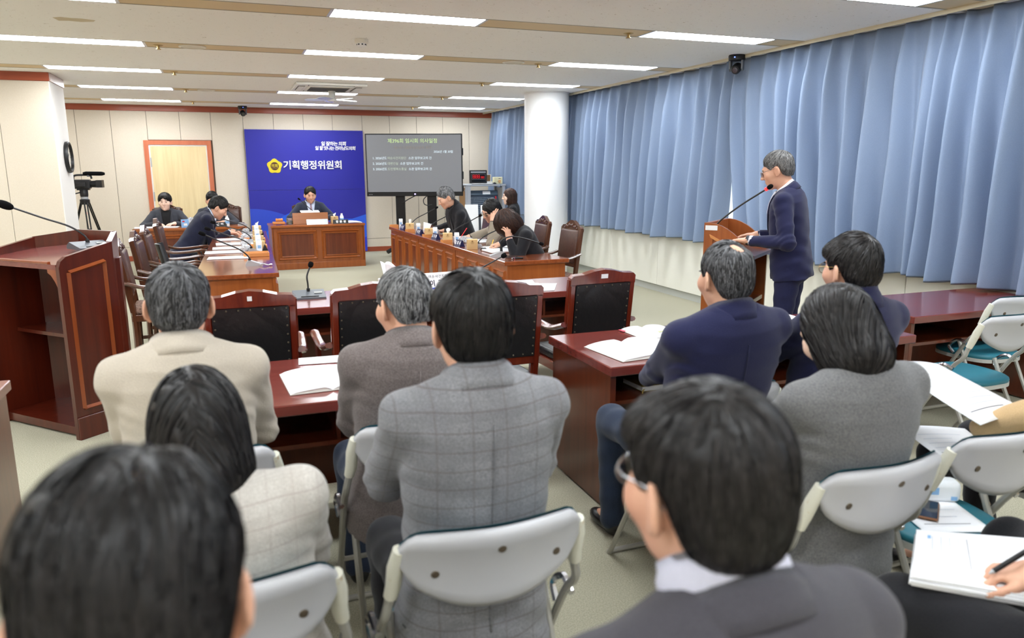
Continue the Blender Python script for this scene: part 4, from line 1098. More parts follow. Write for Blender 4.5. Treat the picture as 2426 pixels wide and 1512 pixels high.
def ik(a, b, l1, l2, hint):
    a = np.array(a, float); b = np.array(b, float); d = b-a; L = np.linalg.norm(d)
    if L > (l1+l2)*.995: b = a+d/L*(l1+l2)*.995; d = b-a; L = np.linalg.norm(d)
    u = d/L; x = (L*L+l1*l1-l2*l2)/(2*L); h = math.sqrt(max(0, l1*l1-x*x))
    n = np.array(hint, float); n -= u*(n@u); n /= np.linalg.norm(n)+1e-9
    return a+u*x+n*h, b
def hair_shape(style, c, R, s, o):
    """returns (shape_fn, cut_fn, lo, hi) in person coordinates"""
    E = lambda ctr, r: ellipsoid(xf(ctr, R, c, s), np.array(r)*s, R)
    tv = o.get('top', 0.0); sv = o.get('side', 0.0)
    els = [E((0, -.016, .038+tv*.5), (.086+sv, .106, .097+tv*.5))]
    nape = o.get('nape', -.075); front = o.get('front', .062); kk = .03*s
    if style == 'short':
        els.append(E((0, -.056, -.024), (.071+sv*.5, .054, .070)))
        if o.get('bang'): els.append(E((o.get('bx', 0), .062, .070), (.066, .040, .036)))
        ys = [-.13, -.075, -.050, -.036, -.020, .016, .030, .046, .060, .085, .13]
        side_z = o.get('ear', .016)
        zs = [nape, nape, nape+.012, -.025, side_z, side_z-.010, -.014, .012, front-.018, front, front]
    elif style == 'bob':
        L = o.get('len', -.13)
        els += [E((0, -.020, -.030), (.098+sv, .104, .125)), E((0, -.030, L*.6), (.096+sv, .092, .07))]
        if o.get('flip'): els.append(E((.04, -.02, L*.8), (.07, .08, .06)))
        ys = [-.13, .13]; zs = [L, L]
    elif style == 'long':
        L = o.get('len', -.24)
        els += [E((0, -.020, -.030), (.093+sv, .104, .125)), E((0, -.050, L*.55), (.092+sv, .060, -L*.62))]
        ys = [-.13, .13]; zs = [L, L]
    elif style == 'wavy':
        L = o.get('len', -.13)
        els += [E((0, -.020, -.020), (.106, .116, .13)), E((.02, .045, -.02), (.085, .075, .12)), E((0, -.03, -.09), (.09, .09, .06))]
        ys = [-.13, .16]; zs = [L, L]
    bald = o.get('bald')
    face = None
    if style in ('bob', 'long'):
        face = ellipsoid(xf((0, .112, -.035), R, c, s), np.array((.060, .066, .100))*s, R)
    elif style == 'wavy' and not o.get('cover'):
        face = ellipsoid(xf((0, .125, -.045), R, c, s), np.array((.05, .06, .09))*s, R)
    bp = ellipsoid(xf(bald[:3], R, c, s), np.array(bald[3:])*s, R) if bald else None
    def shape0(P):
        f = els[0].fn(P)
        for e in els[1:]: f = smin(f, e.fn(P), kk)
        return f
    def shape(P):
        f = shape0(P)
        if style == 'short': f = f+.008*s*np.clip(1+cut(P)/(.032*s), 0, 1)**1.5
        return f
    def cut(P):
        q = (P-c)@R/s
        zl = np.interp(q[:, 1], ys, zs)
        if style == 'short': zl = zl+np.clip((q[:, 1]-.05)/.03, 0, 1)*(.012-.03*np.clip(np.abs(q[:, 0]-.008)/.06, 0, 1.2)**2)
        if o.get('notch'): zl = zl+np.clip((q[:, 1]-.045)/.02, 0, 1)*o['notch']*np.exp(-((q[:, 0]-.012)/.022)**2)
        d = (zl-q[:, 2])*s
        if face is not None: d = smax(d, -face.fn(P), .015*s)
        if bp is not None: d = np.maximum(d, -bp.fn(P))
        return d
    lo = np.min([e.lo for e in els], 0); hi = np.max([e.hi for e in els], 0)
    return shape, cut, lo, hi

def strands(shape, cut, verts, c, R, s, o, n, name='hair_strands', seed=1):
    rng = np.random.default_rng(seed)
    K = 8
    roots = verts[rng.integers(0, len(verts), n)]+rng.normal(0, .002, (n, 3))
    whorl = xf(o.get('whorl', (.012, -.070, .108)), R, c, s)
    part_x = o.get('part')
    up = R@np.array((0, 0, 1.0)); L = o.get('slen', .085)*s; lift = o.get('lift', .003)*s
    grav = o.get('grav', .55)
    lens = L*rng.uniform(.6, 1.25, n)
    P = roots.copy(); pts = []; nrm = []
    jit = rng.normal(0, o.get('jit', .22), (n, 3))
    alive = np.ones(n, bool)
    def grad(Q):
        e = .003; g = np.stack([shape(Q+np.array(d)*e)-shape(Q-np.array(d)*e) for d in ((1, 0, 0), (0, 1, 0), (0, 0, 1))], 1)
        return g/(np.linalg.norm(g, axis=1)[:, None]+1e-9)
    for k in range(K+1):
        g = grad(P); off = (.0006+lift*(k/K)*rng.uniform(.3, 1.0, n))
        P = P-g*(shape(P)-off)[:, None]
        pts.append(P.copy()); nrm.append(g)
        if part_x is None: d = (P-whorl)/s
        else:
            q = (P-c)@R/s
            dl = np.stack([np.sign(q[:, 0]-part_x)*np.maximum(.25, .9-2*np.abs(q[:, 0]-part_x)), -.25+0*q[:, 1], -.35-3*np.maximum(0, .10-q[:, 2])], 1)
            d = dl@R.T
        d = d/(np.linalg.norm(d, axis=1)[:, None]+1e-9)
        q2 = (P-c)@R/s
        gw = grav*np.clip((.11-q2[:, 2])/.12, 0, 1.4)
        d = d-gw[:, None]*up+jit*.5
        d = d-g*(d*g).sum(1)[:, None]; d /= np.linalg.norm(d, axis=1)[:, None]+1e-9
        step = (lens/K)[:, None]*d
        nxt = P+step
        bad = cut(nxt) > .010*s
        P = np.where(bad[:, None], P+step*.05, nxt)
    pts = np.array(pts); nrm = np.array(nrm)
    dirs = np.gradient(pts, axis=0); side = np.cross(nrm, dirs); side /= np.linalg.norm(side, axis=2)[:, :, None]+1e-9
    w = (o.get('sw', .0021)*s*rng.uniform(.6, 1.5, n))[None, :, None]*np.array([.5, .9, 1, 1, .95, .85, .7, .45, .08])[:, None, None]
    tilt = rng.normal(0, .35, n)[None, :, None]
    sv = side*np.cos(tilt)+nrm*np.sin(tilt)
    A = pts+sv*w; B = pts-sv*w
    v = np.stack([A, B], 2).transpose(1, 0, 2, 3).reshape(-1, 3)   # n, K+1, 2
    base = (np.arange(n)*(K+1)*2)[:, None]+np.arange(K)[None, :]*2
    q = np.stack([base, base+1, base+3, base+2], 2).reshape(-1, 4)
    return np_mesh(name, v, q)

def person(label, loc, heading, pose, wear, S=1.0, vox=.007, near=False, detail=True):
    t = thing('person', label, 'person', (loc[0], loc[1], 0), heading)
    hl = np.array(Matrix.Rotation(heading, 3, 'Z')); o0 = np.array((loc[0], loc[1], 0.0))
    W = lambda p: (np.array(p, float)-o0)@hl          # world -> local
    stand = pose.get('stand', False)
    zp = pose.get('zp', (.93 if stand else .545)*(S if stand else 1.0))
    pel = np.array((0, pose.get('py', 0.0), zp))
    hd = W(pose['head']) if 'head' in pose else pel+np.array((0, .06, .68*S))
    Rh = rotm(pose.get('hyaw', 0), pose.get('hpitch', 0), pose.get('hroll', 0)); hs = pose.get('hs', S)
    nb_ = hd+Rh@np.array((0, -.025, -.075))*hs+np.array((0, -.025, -.014-pose.get('nk', 0)))*S
    ax = nb_-pel; TL = np.linalg.norm(ax); az = ax/TL
    yawt = pose.get('tyaw', 0.0); fx = np.array((math.cos(yawt), math.sin(yawt), 0))
    ay = np.cross(az, fx); ay /= np.linalg.norm(ay); axx = np.cross(ay, az)
    Rt = np.stack([axx, ay, az], 1)
    ts = TL/.52                       # stretch along the spine
    bw = wear.get('bw', 1.0)*S; bd = wear.get('bd', 1.0)*S
    tp = lambda x, y, tt: pel+Rt@np.array((x*bw, y*bd, tt*ts))
    female = wear.get('female', False)
    sh = .158 if not female else .145
    hunch = pose.get('shrug', 0.0)
    shl = {-1: tp(-sh, .0, .432+hunch), 1: tp(sh, .0, .432+hunch)}
    ua, fa = .285*S, .245*S
    arms = {}
    for sd, key in ((-1, 'wl'), (1, 'wr')):
        if key in pose:
            wst = W(pose[key]); hint = np.array(pose.get(key+'h', (sd*.25, -.6, -.8)))
        else:
            wst = pel+np.array((sd*.13, .34, .10)) if not stand else pel+np.array((sd*.26, .05, -.12)); hint = np.array((sd*.5, -.8, -.4))
        el, wst = ik(shl[sd], wst, ua, fa, hint)
        arms[sd] = (el, wst)
    if stand:
        kn = {sd: np.array((sd*.085, .02, .50*S)) for sd in (-1, 1)}; an = {sd: np.array((sd*.09, -.03+.05*sd, .09)) for sd in (-1, 1)}
    else:
        kn = {sd: np.array((sd*pose.get('kx', .12), .43*S, .50)) for sd in (-1, 1)}; an = {sd: np.array((sd*pose.get('kx', .12), .37*S, .09)) for sd in (-1, 1)}
        for sd, key in ((-1, 'kl'), (1, 'kr')):
            if key in pose: kn[sd] = W(pose[key]); an[sd] = kn[sd]*np.array((1, .95, 0))+np.array((0, 0, .09))
    hip = {sd: pel+np.array((sd*.085*S, .0, -.02)) for sd in (-1, 1)}
    # ---- body
    pr = head_prims(hd, Rh, hs, female)
    if wear['hairstyle'][0] in ('bob', 'long', 'wavy'): pr = pr[:-6]
    nr = .050*S*(1.0 if not female else .84)
    pr.append(capsule(hd+Rh@np.array((0, -.020, -.060))*hs, tp(0, -.015, .49), nr, nr*1.12, .03*S))
    pr.append(capsule(tp(0, 0, .44), tp(0, 0, .02), .075*S, .08*S, .04))
    pr.append(capsule(shl[-1], shl[1], .035, .035, .03))
    for sd in (-1, 1):
        el, ws = arms[sd]
        pr += [capsule(shl[sd], el, .032*S, .026*S, .01), capsule(el, ws, .028*S, .024*S, .01)]
        hk = 'hl' if sd < 0 else 'hr'
        hp = pose.get(hk, {})
        fd = np.array(hp['dir'], float) if 'dir' in hp else (ws-el)
        if 'dirw' in hp: fd = np.array(hp['dirw'], float)@hl
        fd = fd/np.linalg.norm(fd); up = np.array(hp.get('up', (0, 0, 1)), float)
        zz = up-fd*(up@fd); zz /= np.linalg.norm(zz)+1e-9; yy = np.cross(zz, fd)
        Rhand = np.stack([fd, yy, zz], 1)
        # thumb side: left hand (sd=-1) palm down, fingers forward -> thumb to the right (-y of frame is right) 
        if not hp.get('hide'): pr += hand_prims(ws, Rhand, S*wear.get('hand', 1.0), sd if True else 1, hp.get('curl', .35), hp.get('spread', .08), hp.get('thumb', .7))
        pr += [capsule(hip[sd], kn[sd], .05*S, .045*S, .02), capsule(kn[sd], an[sd], .045*S, .035*S, .01), capsule(an[sd], an[sd]+np.array((0, .13*S, -.055)), .03, .022, .01)]
    if wear.get('core'): pr = pr
    body = part('body', mesh_prims(pr, vox, name='body'), wear.get('skin', M_SKIN), t)
    HP = lambda *a: Vector(xf(a, Rh, hd, hs))
    HM = Matrix(Rh.tolist()).to_4x4(); HM.translation = Vector(hd); HM = HM @ Matrix.Scale(hs, 4)
    if wear.get('face', True):
        for sd in (-1, 1):
            b1 = nb(); bmesh.ops.create_icosphere(b1, subdivisions=2, radius=1, matrix=HM @ T(sd*.031, .0915, .0045 if not wear.get('down') else .001) @ Matrix.Rotation(-sd*.12, 4, 'Z') @ Matrix.Diagonal((.0140, .0050, .0042 if not wear.get('down') else .0026, 1)))
            part('eye', b1, M_EYE, body, smooth=True)
            b2 = nb(); bmesh.ops.create_icosphere(b2, subdivisions=2, radius=1, matrix=HM @ T(sd*.033, .0915, .0275) @ Matrix.Rotation(-sd*.25, 4, 'Z') @ Matrix.Rotation(sd*.08, 4, 'Y') @ Matrix.Diagonal((.020, .0065, .0042, 1)))
            part('eyebrow', b2, wear['hair'], body, smooth=True)
        b3 = nb(); bmesh.ops.create_icosphere(b3, subdivisions=2, radius=1, matrix=HM @ T(0, .0915, -.0605) @ Matrix.Diagonal((.020, .0055, .0062, 1)))
        part('lips', b3, M_LIP, body, smooth=True)
    # ---- hair
    st, ho = wear['hairstyle']
    shape, cut, lo, hi = hair_shape(st, hd, Rh, hs, ho)
    rngp = random.Random(sum(ord(ch) for ch in label)).random()*6
    def hwarp(P):
        q = (P-hd)@Rh
        return .0022*np.sin(q[:, 0]*150+q[:, 1]*60+rngp)*np.sin(q[:, 2]*70+q[:, 0]*40)+.0015*np.sin(q[:, 1]*190+q[:, 0]*90)
    hp_ = Prim(lambda P: smax(shape(P), cut(P), .008*hs), lo, hi, 0)
    hm = mesh_prims([hp_], max(.004, vox*.8), hwarp, 'hair')
    hair = part('hair', hm, wear['hair'], t)
    ns = wear.get('strands', 0)
    if ns:
        vv = np.empty(len(hm.vertices)*3, np.float32); hm.vertices.foreach_get('co', vv); vv = vv.reshape(-1, 3).astype(float)
        vv = vv[(cut(vv) < -.001) & (np.abs(shape(vv)) < .006)]
        if len(vv): part('hair_strands', strands(shape, cut, vv, hd, Rh, hs, ho, ns, seed=int(rngp*1000)), wear['hair'], hair, kind='stuff')
    # ---- jacket
    jl = wear.get('jl', -.13 if not stand else -.16)
    secs = [(jl*ts, .185 if stand else .192, .132 if stand else .15, .0), (0, .180, .135, 0), (.12*ts, .162, .122, .0), (.26*ts, .170, .124, .002), (.36*ts, .178, .120, .0), (.42*ts, .172, .110, -.006), (.468*ts, .132, .092, -.012), (.500*ts, .086, .070, -.014), (.516*ts, .058, .054, -.012)]
    if female: secs = [(a, b*.93, c_*.98, d) for a, b, c_, d in secs]
    secs = [(a, b*bw, c_*bd, d) for a, b, c_, d in secs]
    jp = [loft_torso(pel, Rt, secs, .02)]
    slv = wear.get('slv', 1.0)*S
    for sd in (-1, 1):
        el, ws = arms[sd]
        jp.append(capsule(tp(sd*.070, -.012, .484+hunch*.6), shl[sd]+Rt@np.array((sd*.010, 0, .006))*S, .034*S, .050*slv, .05))
        jp.append(capsule(shl[sd], el, .059*slv, .052*slv, .018))
        cuff = el+(ws-el)*.96
        jp.append(capsule(el, cuff, .053*slv, .036*slv, .02))
    if stand: pass
    rs = random.Random(len(label)*7+3)
    ph = [rs.random()*6 for _ in range(6)]; wa = wear.get('wrinkle', .003)
    def jwarp(P):
        q = (P-pel)@Rt
        w1 = np.sin(q[:, 2]*52+q[:, 0]*18+ph[0]+2*np.sin(q[:, 0]*11+ph[1])); w2 = np.sin(q[:, 2]*31-q[:, 0]*34+ph[2]+1.5*np.sin(q[:, 1]*14+ph[3]))
        w3 = np.sin(q[:, 2]*80+q[:, 1]*30+q[:, 0]*25+ph[4])
        elb = sum(np.exp(-(((P-arms[sd][0])**2).sum(1))/.0070) for sd in (-1, 1))+.7*sum(np.exp(-(((P-(shl[sd]+np.array((-sd*.01, 0, -.09))))**2).sum(1))/.0045) for sd in (-1, 1))
        low = np.clip(1.15-q[:, 2]/(.40*ts), .15, 1.0)+.6*np.clip((np.abs(q[:, 0])-.17*bw)/.05, 0, 1)
        return wa*low*(w1*.6+w2*.6+w3*.35)+.0038*elb*np.sin(q[:, 2]*130+q[:, 1]*75+q[:, 0]*60+ph[5]+np.sin(q[:, 1]*40))
    jack = part(wear.get('jname', 'jacket'), mesh_prims(jp, max(vox, .0065), jwarp, 'jacket'), wear['jacket'], t)
    # conforming patches on the torso surface
    SA = np.array(secs)
    def surf(x, tt, off, back=False):
        z = tt*ts; a = np.interp(z, SA[:, 0], SA[:, 1]); b = np.interp(z, SA[:, 0], SA[:, 2]); yo = np.interp(z, SA[:, 0], SA[:, 3])
        xx = min(abs(x)/a, .98); y = b*(1-xx**2.3)**(1/2.3)
        return pel+Rt@np.array((x, yo+(-y-off if back else y+off), z))
    def patch(name, fu, mt, parent, nu=4, nv=8, off=.004, th=.004, back=False):
        bm = slab_grid(nb(), lambda u, v: tuple(surf(*fu(u, v), off, back)), nu, nv, -th if back else th)
        return part(name, bm, mt, parent, smooth='all')
    if 'shirt' in wear and not wear.get('noshirtfront'):
        vb = wear.get('vdepth', .22)
        sp = patch('shirt', lambda u, v: ((u-.5)*2*(.010+.058*v)*S, vb+(.49-vb)*v), wear['shirt'], t, 8, 10, .006, .008)
        if 'tie' in wear:
            patch('tie', lambda u, v: ((u-.5)*2*(.026-.014*v)*S, vb-.0+(.475-vb)*v), wear['tie'], t, 4, 8, .012, .006)
        for sd in (-1, 1):
            patch('lapel', lambda u, v: (sd*((.012+.056*v)+u*(.012+.052*math.sin(PI*min(1, v*1.15))*.9))*S, vb-.01+(.485-vb)*v), wear['jacket'], jack, 3, 10, .010, .007)
    if wear.get('badge'): 
        bc = Vector(surf(.085*S, .36, .014)); b1 = nb(); bmesh.ops.create_icosphere(b1, subdivisions=2, radius=.010, matrix=T(*bc)); part('badge', b1, mat('badge_gold', (220, 180, 80), .3, metal=.7), jack, smooth=True)
    # collars: bands folded over around the neck
    def collar(name, r, zi, zt_, zo, out, mt, span, parent, drop=.05, th=.006, push=False):
        n0 = np.array((0, -.010*S, .485*ts)); n1 = Rt.T@(hd+Rh@np.array((0, -.020, -.060))*hs-pel)
        def f(u, v):
            a = -PI/2+(u-.5)*2*span     # -pi/2 = back
            fr = (1-math.cos((u-.5)*2*span))/2
            if v < .5: rr = r; z = zi+(zt_-zi)*(v/.5)
            else: rr = r+out*((v-.5)/.5)**.8; z = zt_+(zo-zt_)*((v-.5)/.5)
            z = z-drop*fr*1.6
            rr2 = rr+.02*fr
            zz_ = z*ts; nk = np.clip((zz_-n0[2])/(n1[2]-n0[2]+1e-6), 0, 1)
            p = pel+Rt@(n0*(1-nk)*np.array((1, 1, 0))+n1*nk*np.array((1, 1, 0))+np.array((rr2*math.cos(a)*S*1.02, rr2*math.sin(a)*S*.98, zz_)))
            if v > .5 and push:
                for _ in range(2):
                    Q = np.array([p]+[p+np.array(e)*.004 for e in ((1, 0, 0), (0, 1, 0), (0, 0, 1))]); dd = field_eval(jp, Q)
                    if dd[0] < .003:
                        g = (dd[1:]-dd[0]); g /= np.linalg.norm(g)+1e-9; p = p+g*(.003-dd[0])
            return tuple(p)
        return part(name, slab_grid(nb(), f, 20, 6, th), mt, parent, smooth='all')
    if wear.get('collar', True):
        collar('collar', .069*(.93 if female else 1), .490, .552+wear.get('ch', 0), .507, .018, wear['jacket'], 2.6, jack, drop=.045, th=.004)
    if 'shirt' in wear and not wear.get('noshirtcollar'):
        collar('shirt_collar', .061*(.93 if female else 1), .49, .566+wear.get('sch', 0), .530, .005, wear['shirt'], 2.75, t, drop=.045, th=.004, push=False)
    if wear.get('vent'):
        patch('back_seam', lambda u, v: ((u-.5)*.003, .0+.44*v), wear['jacket'], jack, 1, 10, .0015, .003, back=True)
    if 'shirt' in wear:
        for sd in (-1, 1):
            el, ws = arms[sd]; d = (ws-el)/np.linalg.norm(ws-el)
            part('shirt_cuff', tube(nb(), [Vector(el+(ws-el)*.93), Vector(ws+d*.010)], .034*slv, 12), wear['shirt'], t, smooth=True)
    # ---- trousers and shoes
    if wear.get('legs', True):
        tr = wear.get('tr', 1.0)*S
        lp = [ellipsoid(pel+np.array((0, -.005, -.03)), np.array((.172*bw/S, .125, .12))*S, None, .03)]
        for sd in (-1, 1):
            lp += [capsule(hip[sd], kn[sd], .088*tr, .066*tr, .025), capsule(kn[sd], an[sd]+np.array((0, 0, -.02)), .063*tr, .052*tr, .015)]
        def twarp(P): return .0025*(np.sin(P[:, 2]*60+P[:, 1]*20+ph[1])+np.sin(P[:, 1]*50+P[:, 0]*30+ph[2]))
        part('trousers', mesh_prims(lp, .010, twarp, 'trousers'), wear.get('trousers', C_TROU), t)
        for sd in (-1, 1):
            f = an[sd]+np.array((0, .0, -.045))
            sp_ = [ellipsoid(f+np.array((0, .085, -.012)), (.045, .105, .032), None, .02), ellipsoid(f+np.array((0, -.01, .0)), (.038, .05, .045), None, .02)]
            part('shoe', mesh_prims(sp_, .010, None, 'shoe'), M_SHOE, t)
    if wear.get('glasses'):
        gm = wear['glasses']; g = nb()
        for sd in (-1, 1):
            tube(g, [HP(sd*.033+.023*math.cos(a)*1.08, .106-abs(.023*math.cos(a))*.12, .004+.020*math.sin(a)) for a in [2*PI*k/18 for k in range(19)]], .0013*hs, 5)
            tube(g, [HP(sd*.057, .102, .010), HP(sd*.078, .06, .014), HP(sd*.083, -.005, .014), HP(sd*.080, -.025, -.006)], .0014*hs, 5)
        tube(g, [HP(-.010, .107, .008), HP(0, .110, .010), HP(.010, .107, .008)], .0013*hs, 5)
        gg = part('glasses', g, gm, t, smooth=True)
        for sd in (-1, 1):
            part('lens', lathe(nb(), [(.0225*hs, -.0006), (.0225*hs, .0006)], 18, HM @ Matrix.Scale(1/hs, 4) @ T(sd*.033*hs, .1045*hs, .004*hs) @ Matrix.Rotation(PI/2, 4, 'X')), mat('lens_clear', (235, 240, 245), .03, trans=1.0, spec=.6), gg)
    return t, dict(arms=arms, hd=hd, Rh=Rh, hs=hs, pel=pel, Rt=Rt, hl=hl, o0=o0, surf=surf, tp=tp)
# ------------------------------------------------------------------ the people
# audience, seen from behind
person('man in a beige jacket sitting at the left audience desk, seen from behind', (-.145, 2.30), 0.0,
       dict(hs=.97, head=(-.150, 2.30, 1.222), hpitch=.10, wl=(-.26, 2.64, .72), wr=(.02, 2.66, .72), hl=dict(hide=1), hr=dict(hide=1)),
       dict(jacket=C_BEIGE, hair=H_SALT, hairstyle=('short', dict(top=-.006, nape=-.07, slen=.06, jit=.35, sw=.0017)), strands=3500, bw=1.0, noshirtfront=True, trousers=C_TROU, vent=True, face=False), S=1.04, vox=.006)
person('grey-haired man in a taupe wool jacket reading at the left desk, seen from behind', (.50, 2.36), 0.0,
       dict(hs=.95, head=(.505, 2.335, 1.172), hpitch=.22, hyaw=.35, wl=(.40, 2.70, .74), wr=(.66, 2.72, .74), hl=dict(hide=1), hr=dict(hide=1)),
       dict(jacket=C_TAUPE, hair=H_GREY, hairstyle=('short', dict(top=-.004, nape=-.055, slen=.065, jit=.35, sw=.0018)), strands=3500, bw=1.04, trousers=C_JEAN, vent=True, noshirtfront=True), S=1.03, vox=.006)
person('man in a grey plaid jacket with thick black hair on a folding chair', (.505, 1.635), 0.0,
       dict(hs=1.02, head=(.515, 1.650, 1.236), hpitch=.10, wl=(.40, 2.02, .72), wr=(.66, 2.02, .74), wlh=(-.7, -.6, -.5), wrh=(.7, -.6, -.5), hl=dict(hide=1), hr=dict(hide=1)),
       dict(jacket=C_PLAID, hair=H_BLACK, hairstyle=('short', dict(top=.002, side=.008, nape=-.085, slen=.10, jit=.16, sw=.0019, whorl=(.005, -.062, .118))), strands=5000, bw=1.0, trousers=C_TROU, vent=True, noshirtfront=True, face=False, wrinkle=.0035, jl=-.17), S=1.05, vox=.0055)
person('woman in a pale tweed jacket with straight black hair, partly hidden at lower left', (-.045, 1.575), 0.0,
       dict(hs=1.0, head=(-.088, 1.575, 1.080), hpitch=.30, hroll=-.06, wl=(-.20, 1.93, .66), wr=(.10, 1.95, .66), hl=dict(hide=1), hr=dict(hide=1)),
       dict(jacket=C_TWEED, hair=H_BLACK, hairstyle=('bob', dict(len=-.15, part=.0, slen=.15, jit=.08, sw=.0022, side=-.004)), strands=5000, female=True, bw=1.12, trousers=C_TROU, noshirtfront=True, face=False), S=1.03, vox=.006)
person('person with black hair bowing the head in the front left foreground', (-.10, .62), 0.0,
       dict(hs=1.0, head=(-.102, .675, 1.222), hpitch=.42, wl=(-.28, 1.0, .66), wr=(.08, 1.0, .66), hl=dict(hide=1), hr=dict(hide=1)),
       dict(jacket=C_CHARD, hair=H_BLACK, hairstyle=('short', dict(top=.010, side=.006, nape=-.085, ear=.0, bang=1, slen=.12, jit=.12, sw=.0016, whorl=(.012, -.03, .13), bald=(.016, -.062, .112, .0045, .030, .030))), strands=9000, trousers=C_TROU, noshirtfront=True, face=False), S=1.02, vox=.0055)
person('man with glasses in a charcoal suit and pale collar in the right foreground', (.53, .635), 0.0,
       dict(hs=.97, head=(.506, .700, 1.228), hpitch=.12, hyaw=.10, wl=(.36, 1.0, .66), wr=(.74, 1.0, .66), hl=dict(hide=1), hr=dict(hide=1)),
       dict(jacket=C_CHARD, hair=H_BLACKW, hairstyle=('short', dict(top=.002, side=.004, nape=-.095, ear=.012, bang=1, slen=.11, jit=.16, sw=.0016, whorl=(-.01, -.045, .122))), strands=8000, shirt=cloth('shirt_grey_pale', (206, 206, 220), (190, 190, 206), 600), noshirtfront=True, trousers=C_TROU, glasses=mat('rim_silver', (190, 192, 196), .25, metal=.8), bw=1.04, ch=-.010, sch=.010), S=1.03, vox=.0055)
person('man in a navy jacket with a bald crown at the right audience desk', (1.62, 2.255), 0.0,
       dict(hs=.95, head=(1.592, 2.140, 1.226), hpitch=.10, hyaw=.0, wl=(1.58, 2.64, .72), wr=(1.80, 2.62, .72), hl=dict(hide=1), hr=dict(hide=1), kl=(1.50, 2.76, .52)),
       dict(jacket=C_NAVY, hair=H_SALT, hairstyle=('short', dict(top=.004, nape=-.065, slen=.06, jit=.4, sw=.0017, bald=(.010, -.066, .114, .030, .030, .030), whorl=(.0, -.055, .115))), strands=3500, bw=1.14, trousers=C_JEAN, noshirtfront=True, vent=True), S=1.05, vox=.006)
person('young man with round glasses in a navy coat at the right desk', (2.13, 2.215), 0.0,
       dict(hs=.95, head=(2.115, 2.105, 1.232), hpitch=.06, hyaw=.02, wl=(1.92, 2.62, .74), wr=(2.36, 2.55, .70), hl=dict(hide=1), hr=dict(hide=1)),
       dict(jacket=C_NAVY, jname='coat', hair=H_BLACKW, hairstyle=('short', dict(top=.014, side=.004, nape=-.055, bang=1, slen=.08, jit=.3, sw=.0019, lift=.006)), strands=3500, bw=1.10, trousers=C_TROU, noshirtfront=True, glasses=mat('rim_gold', (196, 168, 110), .25, metal=.8), ch=.012), S=1.04, vox=.006)
gw, gwi = person('woman with a dark bob in a grey jacket writing on her lap', (1.575, 1.575), 0.0,
       dict(hs=.98, head=(1.535, 1.555, 1.158), hpitch=.55, hyaw=.12, wl=(1.53, 1.93, .64), wr=(1.72, 1.90, .63), wlh=(-1, -.6, -.2), hl=dict(dir=(.35, .75, -.2), curl=.5), hr=dict(hide=1)),
       dict(jacket=C_GREYW, hair=H_BLACKW, hairstyle=('bob', dict(len=-.145, part=.012, slen=.15, jit=.07, sw=.0021, side=-.004)), strands=5000, female=True, bw=1.12, bd=1.05, trousers=C_TROU, noshirtfront=True, skin=M_SKINF, face=False, jl=-.16), S=1.05, vox=.006)
person('person in a tan jacket holding a sheet at the right edge', (2.84, 1.62), .25,
       dict(head=(2.80, 1.68, 1.22), hpitch=.3, wl=(2.42, 1.76, .70), wr=(3.05, 1.95, .70), wlh=(-.6, -.8, .0), hl=dict(hide=1), hr=dict(hide=1), kl=(2.50, 1.98, .50)),
       dict(jacket=C_TAN, hair=H_BLACK, hairstyle=('bob', dict(len=-.13)), female=True, trousers=C_TROU, noshirtfront=True, slv=1.12), S=1.04, vox=.007)
wp, wpi = person('person in a navy sleeve writing on a stack of sheets at lower right', (1.80, .78), 0.05,
       dict(head=(1.80, .86, 1.22), hpitch=.4, wl=(1.66, .96, .66), wr=(1.705, 1.055, .672), wrh=(1, -.3, -.2), hr=dict(dir=(-.55, .55, -.12), up=(-.1, .2, 1), curl=.75, thumb=.4), hl=dict(hide=1), kl=(1.50, 1.24, .53), kr=(2.05, 1.36, .53)),
       dict(jacket=C_NAVYD, hair=H_BLACK, hairstyle=('short', {}), trousers=C_TROU, noshirtfront=True, tr=1.08), S=1.05, vox=.006)

# the standing speaker
sp, spi = person('grey-haired man with glasses in a navy suit speaking at the podium', (3.865, 4.415), PA-PI/2,
       dict(stand=True, hs=1.03, nk=.028, head=(3.752, 4.497, 1.580), hpitch=.30, hyaw=.05, zp=.90,
            wl=(3.515, 4.445, 1.085), wr=(3.76, 4.66, 1.10), wlh=(-.3, -.8, -.5), wrh=(.4, -.8, -.5), hl=dict(dir=(.12, .9, .02), curl=.25), hr=dict(dir=(-.1, .9, 0), curl=.3)),
       dict(jacket=C_NAVY, hair=H_SPK, hairstyle=('short', dict(top=.004, side=-.004, nape=-.050, front=.072, ear=.024, slen=.06, jit=.25, sw=.0018, lift=.004)), strands=3500, shirt=C_SHIRT, trousers=C_NAVY, glasses=mat('rim_thin', (150, 150, 156), .25, metal=.8), down=True, bd=1.02, vdepth=.24, jl=-.085, wrinkle=.0035), S=1.075, vox=.0055)
# watch on the left wrist
el, ws = spi['arms'][-1]; d_ = (ws-el)/np.linalg.norm(ws-el)
wt = part('wristwatch', tube(nb(), [Vector(ws+d_*.004), Vector(ws+d_*.03)], .036, 14), M_BLACK, sp, smooth=True)
part('watch_face', box(-.018, .018, -.004, .004, -.018, .018, .003, M=T(*(ws+d_*.017+np.array((-.03, 0, .022))))), M_GREYP, wt)

